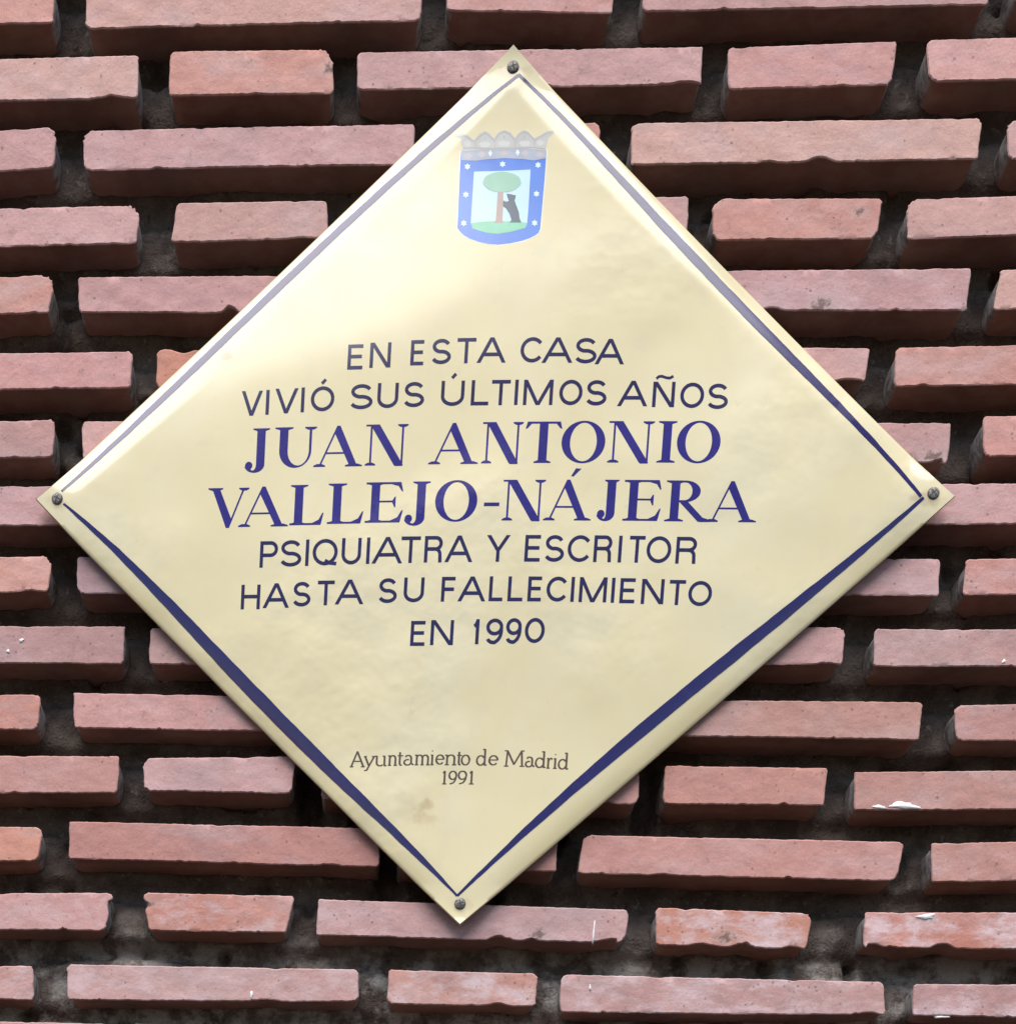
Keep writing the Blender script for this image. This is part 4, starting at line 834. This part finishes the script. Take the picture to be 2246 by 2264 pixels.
# small old-style roman of the two bottom lines; x-height letters in a 0..1 box, stems a little heavier than hairlines
ROMAN = {
 'A': [[(0.04, 0), (.46, 1)], [(.96, 0), (.46, 1)], [(.2, .36), (.76, .36)], [(-.06, 0), (.2, 0)], [(.78, 0), (1.06, 0)]],
 'M': [[(.1, 0), (.14, 1)], [(.14, 1), (.5, .12)], [(.5, .12), (.86, 1)], [(.86, 1), (.92, 0)], [(0, 0), (.22, 0)], [(.8, 0), (1.03, 0)], [(0, 1), (.16, 1)], [(.84, 1), (1.0, 1)]],
 'y': [[(0.1, .64), (.5, .02)], [(.95, .64), (.5, .02), (.3, -.26), (.08, -.28)], [(0, .64), (.25, .64)], [(.75, .64), (1.05, .64)]],
 'u': [[(.16, .64), (.16, .2)] + arc(.44, .18, .28, .18, 180, 320, 6), [(.80, .64), (.80, 0)], [(0, .63), (.16, .64)], [(.64, .63), (.80, .64)], [(.8, 0), (.98, .02)]],
 'n': [[(.18, .64), (.18, 0)], [(.18, .46)] + arc(.5, .44, .30, .20, 150, 0, 7) + [(.80, 0)], [(.02, 0), (.34, 0)], [(.64, 0), (.98, 0)], [(.0, .62), (.18, .64)]],
 'm': [[(.12, .64), (.12, 0)], [(.12, .46)] + arc(.31, .44, .19, .20, 150, 0, 6) + [(.50, 0)], [(.50, .46)] + arc(.69, .44, .19, .20, 150, 0, 6) + [(.88, 0)], [(0, 0), (.23, 0)], [(.4, 0), (.6, 0)], [(.78, 0), (1, 0)], [(0, .62), (.12, .64)]],
 't': [[(.42, .84), (.42, .15)] + arc(.66, .14, .24, .14, 180, 300, 5), [(.08, .62), (.95, .62)]],
 'a': [arc(.44, .44, .30, .20, 150, 0, 8) + [(.74, .12), (.98, .02)], arc(.40, .18, .34, .18, 70, 360, 12)],
 'i': [[(.5, .64), (.5, 0)], [(.15, .62), (.5, .64)], [(.12, 0), (.9, 0)], [(.38, .90), (.58, .90)]],
 'e': [[(.08, .36), (.9, .36)] + arc(.5, .34, .42, .30, 5, 320, 16)],
 'o': [arc(.5, .32, .45, .32, 0, 360, 22)],
 'd': [arc(.40, .31, .36, .31, 40, 330, 16), [(.78, 1.04), (.78, 0)], [(.58, 1.02), (.78, 1.04)], [(.78, 0), (.98, .02)]],
 'r': [[(.26, .64), (.26, 0)], [(.26, .44), (.46, .60), (.70, .64), (.92, .58)], [(.04, 0), (.55, 0)], [(.04, .62), (.26, .64)]],
 '1': [[(.52, 0), (.52, 1)], [(.2, .86), (.52, 1)], [(.14, 0), (.9, 0)]],
 '9': [arc(.5, .68, .42, .32, 0, 360, 20), [(.92, .66), (.84, .34), (.62, .10), (.2, 0)]],
}
def roman(ch, w, h):
    P = []
    for s in ROMAN[ch]:
        for a, b in zip(s[:-1], s[1:]):
            pa, pb = (a[0] * w, a[1] * h), (b[0] * w, b[1] * h)
            dx, dy = pb[0] - pa[0], pb[1] - pa[1]
            ln = math.hypot(dx, dy) or 1
            wid = .76 + .66 * abs(dy) / ln * (1.0 if dx * dy <= 0 else .72)
            ex = (dx / ln * .12, dy / ln * .12)
            P += stroke([(pa[0] - ex[0], pa[1] - ex[1]), (pb[0] + ex[0], pb[1] + ex[1])], wid)
    return P

LABELS = ["first sans-serif line of violet capitals", "second sans-serif line of violet capitals, with three accents", "upper line of the large blue serif capitals", "lower line of the large blue serif capitals, with a hyphen",
          "sans-serif line of violet capitals just below the large name", "longest sans-serif line of violet capitals in the lower half", "short sans-serif line ending in a year", "small brown serif line near the bottom corner", "small brown year near the bottom corner"]
# every line: cap height, then each letter with its left, right and baseline; + carries an acute, ~ a tilde
for li, (h, glyphs) in enumerate(DATA["text"]):
    polys = []
    kind = 'serif' if li in (2, 3) else ('roman' if li > 6 else 'sans')
    for ch, x0, x1, y in glyphs:
        mark = {'+': 'acute', '~': 'tilde'}.get(ch[1:])
        ch = ch[0]
        w = x1 - x0
        if kind == 'serif':
            g = serif(ch, w, h, mark)
        elif kind == 'roman':
            g = roman(ch, w, h)
        else:
            sw = 2.35
            if ch == 'I':
                x0, w = (x0 + x1) / 2 - sw / 2, sw
            g = sans(ch, w, h, sw, mark)
        k = HY / HX            # letter slant: none, the sheet hangs true
        polys += [[(x0 + p[0], y + p[1]) for p in q] for q in g]
    o = printed("inscription_line", polys, {'serif': M_NAME, 'roman': M_SEPIA, 'sans': M_TEXT}[kind], .07, 6.0)
    o["label"] = LABELS[li]

# ---- coat of arms
CR = DATA["crest"]
def flat(name, r, g, b, wear=True):
    return enamel(name, lin((r, g, b)), wear, .24)
halo = printed("coat_of_arms", [CR["halo"]], enamel("crest_white", (0.78, 0.76, 0.68), False), .05, 6, plaque)
printed("shield", [CR["shield"]], enamel("crest_blue", (0.085, 0.205, 0.620)), .08, 6, halo)
printed("shield_field", [CR["field"]], enamel("crest_pale_blue", (0.50, 0.68, 0.76), False), .11, 6, halo)
printed("grass_mound", [CR["ground"]], enamel("crest_green", (0.22, 0.56, 0.36)), .14, 6, halo)
printed("tree_trunk", [CR["trunk"]], enamel("crest_brown", (0.42, 0.30, 0.25)), .17, 6, halo)
printed("tree_crown", [CR["tree"]], enamel("crest_leaf_green", (0.28, 0.50, 0.36)), .20, 6, halo)
printed("bear", [CR["bear"]], enamel("crest_black", (0.075, 0.10, 0.125)), .20, 6, halo)
M_STAR = enamel("crest_star", (0.66, 0.76, 0.80), False)
for st_ in CR["stars"]:
    printed("star", [st_], M_STAR, .12, None, halo)
printed("crown", [CR["crown"]], enamel("crest_silver", (0.52, 0.51, 0.47)), .12, 6, halo)
printed("crown_band", [CR["band"]], enamel("crest_dull_blue", (0.40, 0.43, 0.50)), .15, 6, halo)
M_LIGHT = enamel("crest_pale_silver", (0.57, 0.565, 0.53), False)
for z_ in CR["leaves"]:
    printed("crown_leaf", [z_], M_LIGHT, .15, None, halo)
M_DARK = enamel("crest_grey_line", (0.42, 0.405, 0.375), False)
for z_ in CR["lines"]:
    printed("crown_outline", stroke(z_, .55), M_DARK, .18, None, halo)
M_JEWEL = enamel("crest_jewel", (0.50, 0.44, 0.44), False)
for z_ in CR["lozenges"]:
    printed("jewel", [z_], M_JEWEL, .18, None, halo)
M_GEM = enamel("crest_pearl", (0.66, 0.74, 0.80), False)
for z_ in CR["gems"]:
    printed("pearl", [z_], M_GEM, .18, None, halo)

# ---- screws
mt_s, nt_s, bs_s = new_mat("weathered_steel")
pos = node(nt_s, "ShaderNodeNewGeometry").outputs["Position"]
nz = noise(nt_s, 700.0, 3, .6, pos)
nt_s.links.new(mix(nt_s, ramp(nt_s, nz, .38, .62), (0.09, 0.08, 0.072), (0.27, 0.26, 0.25)), bs_s.inputs["Base Color"])
bs_s.inputs["Metallic"].default_value = .35
bs_s.inputs["Roughness"].default_value = .6
mt_d, nt_d, bs_d = new_mat("screw_recess")
nt_d.links.new(mix(nt_d, noise(nt_d, 400.0), (0.05, 0.042, 0.036), (0.10, 0.08, 0.065)), bs_d.inputs["Base Color"])
bs_d.inputs["Roughness"].default_value = .9
for si, ((x, y), rot) in enumerate(zip(DATA["screws"], (20, 65, 40, 10))):
    z = zs(x, y)
    V, F = [], []
    prof = [(4.0, -.6), (4.0, .2), (3.75, .75), (3.1, 1.25), (2.0, 1.6), (0.9, 1.75)]
    n = 28
    for r, dz in prof:
        for k in range(n):
            a = 2 * math.pi * k / n
            V.append((x + r * math.cos(a), y + r * math.sin(a), z + dz))
    for i in range(len(prof) - 1):
        for k in range(n):
            k2 = (k + 1) % n
            F.append([i * n + k, i * n + k2, (i + 1) * n + k2, (i + 1) * n + k])
    F.append([(len(prof) - 1) * n + k for k in range(n)])
    sc = link_mesh("screw", V, F, mt_s, plaque, P_BASE, True)
    # cross recess, slightly proud dark sheet in the shape of the slots
    ca, sa = math.cos(math.radians(rot)), math.sin(math.radians(rot))
    quads = []
    for u, v in ((2.6, .55), (.55, 2.6)):
        quads.append([(x + px * ca - py * sa, y + px * sa + py * ca) for px, py in ((-u, -v), (u, -v), (u, v), (-u, v))])
    v2, f2 = union(quads, .6)
    link_mesh("screw_slot", [(px, py, z + 1.80 - .05 * ((px - x) ** 2 + (py - y) ** 2)) for px, py in v2], f2, mt_d, sc, P_BASE, True)
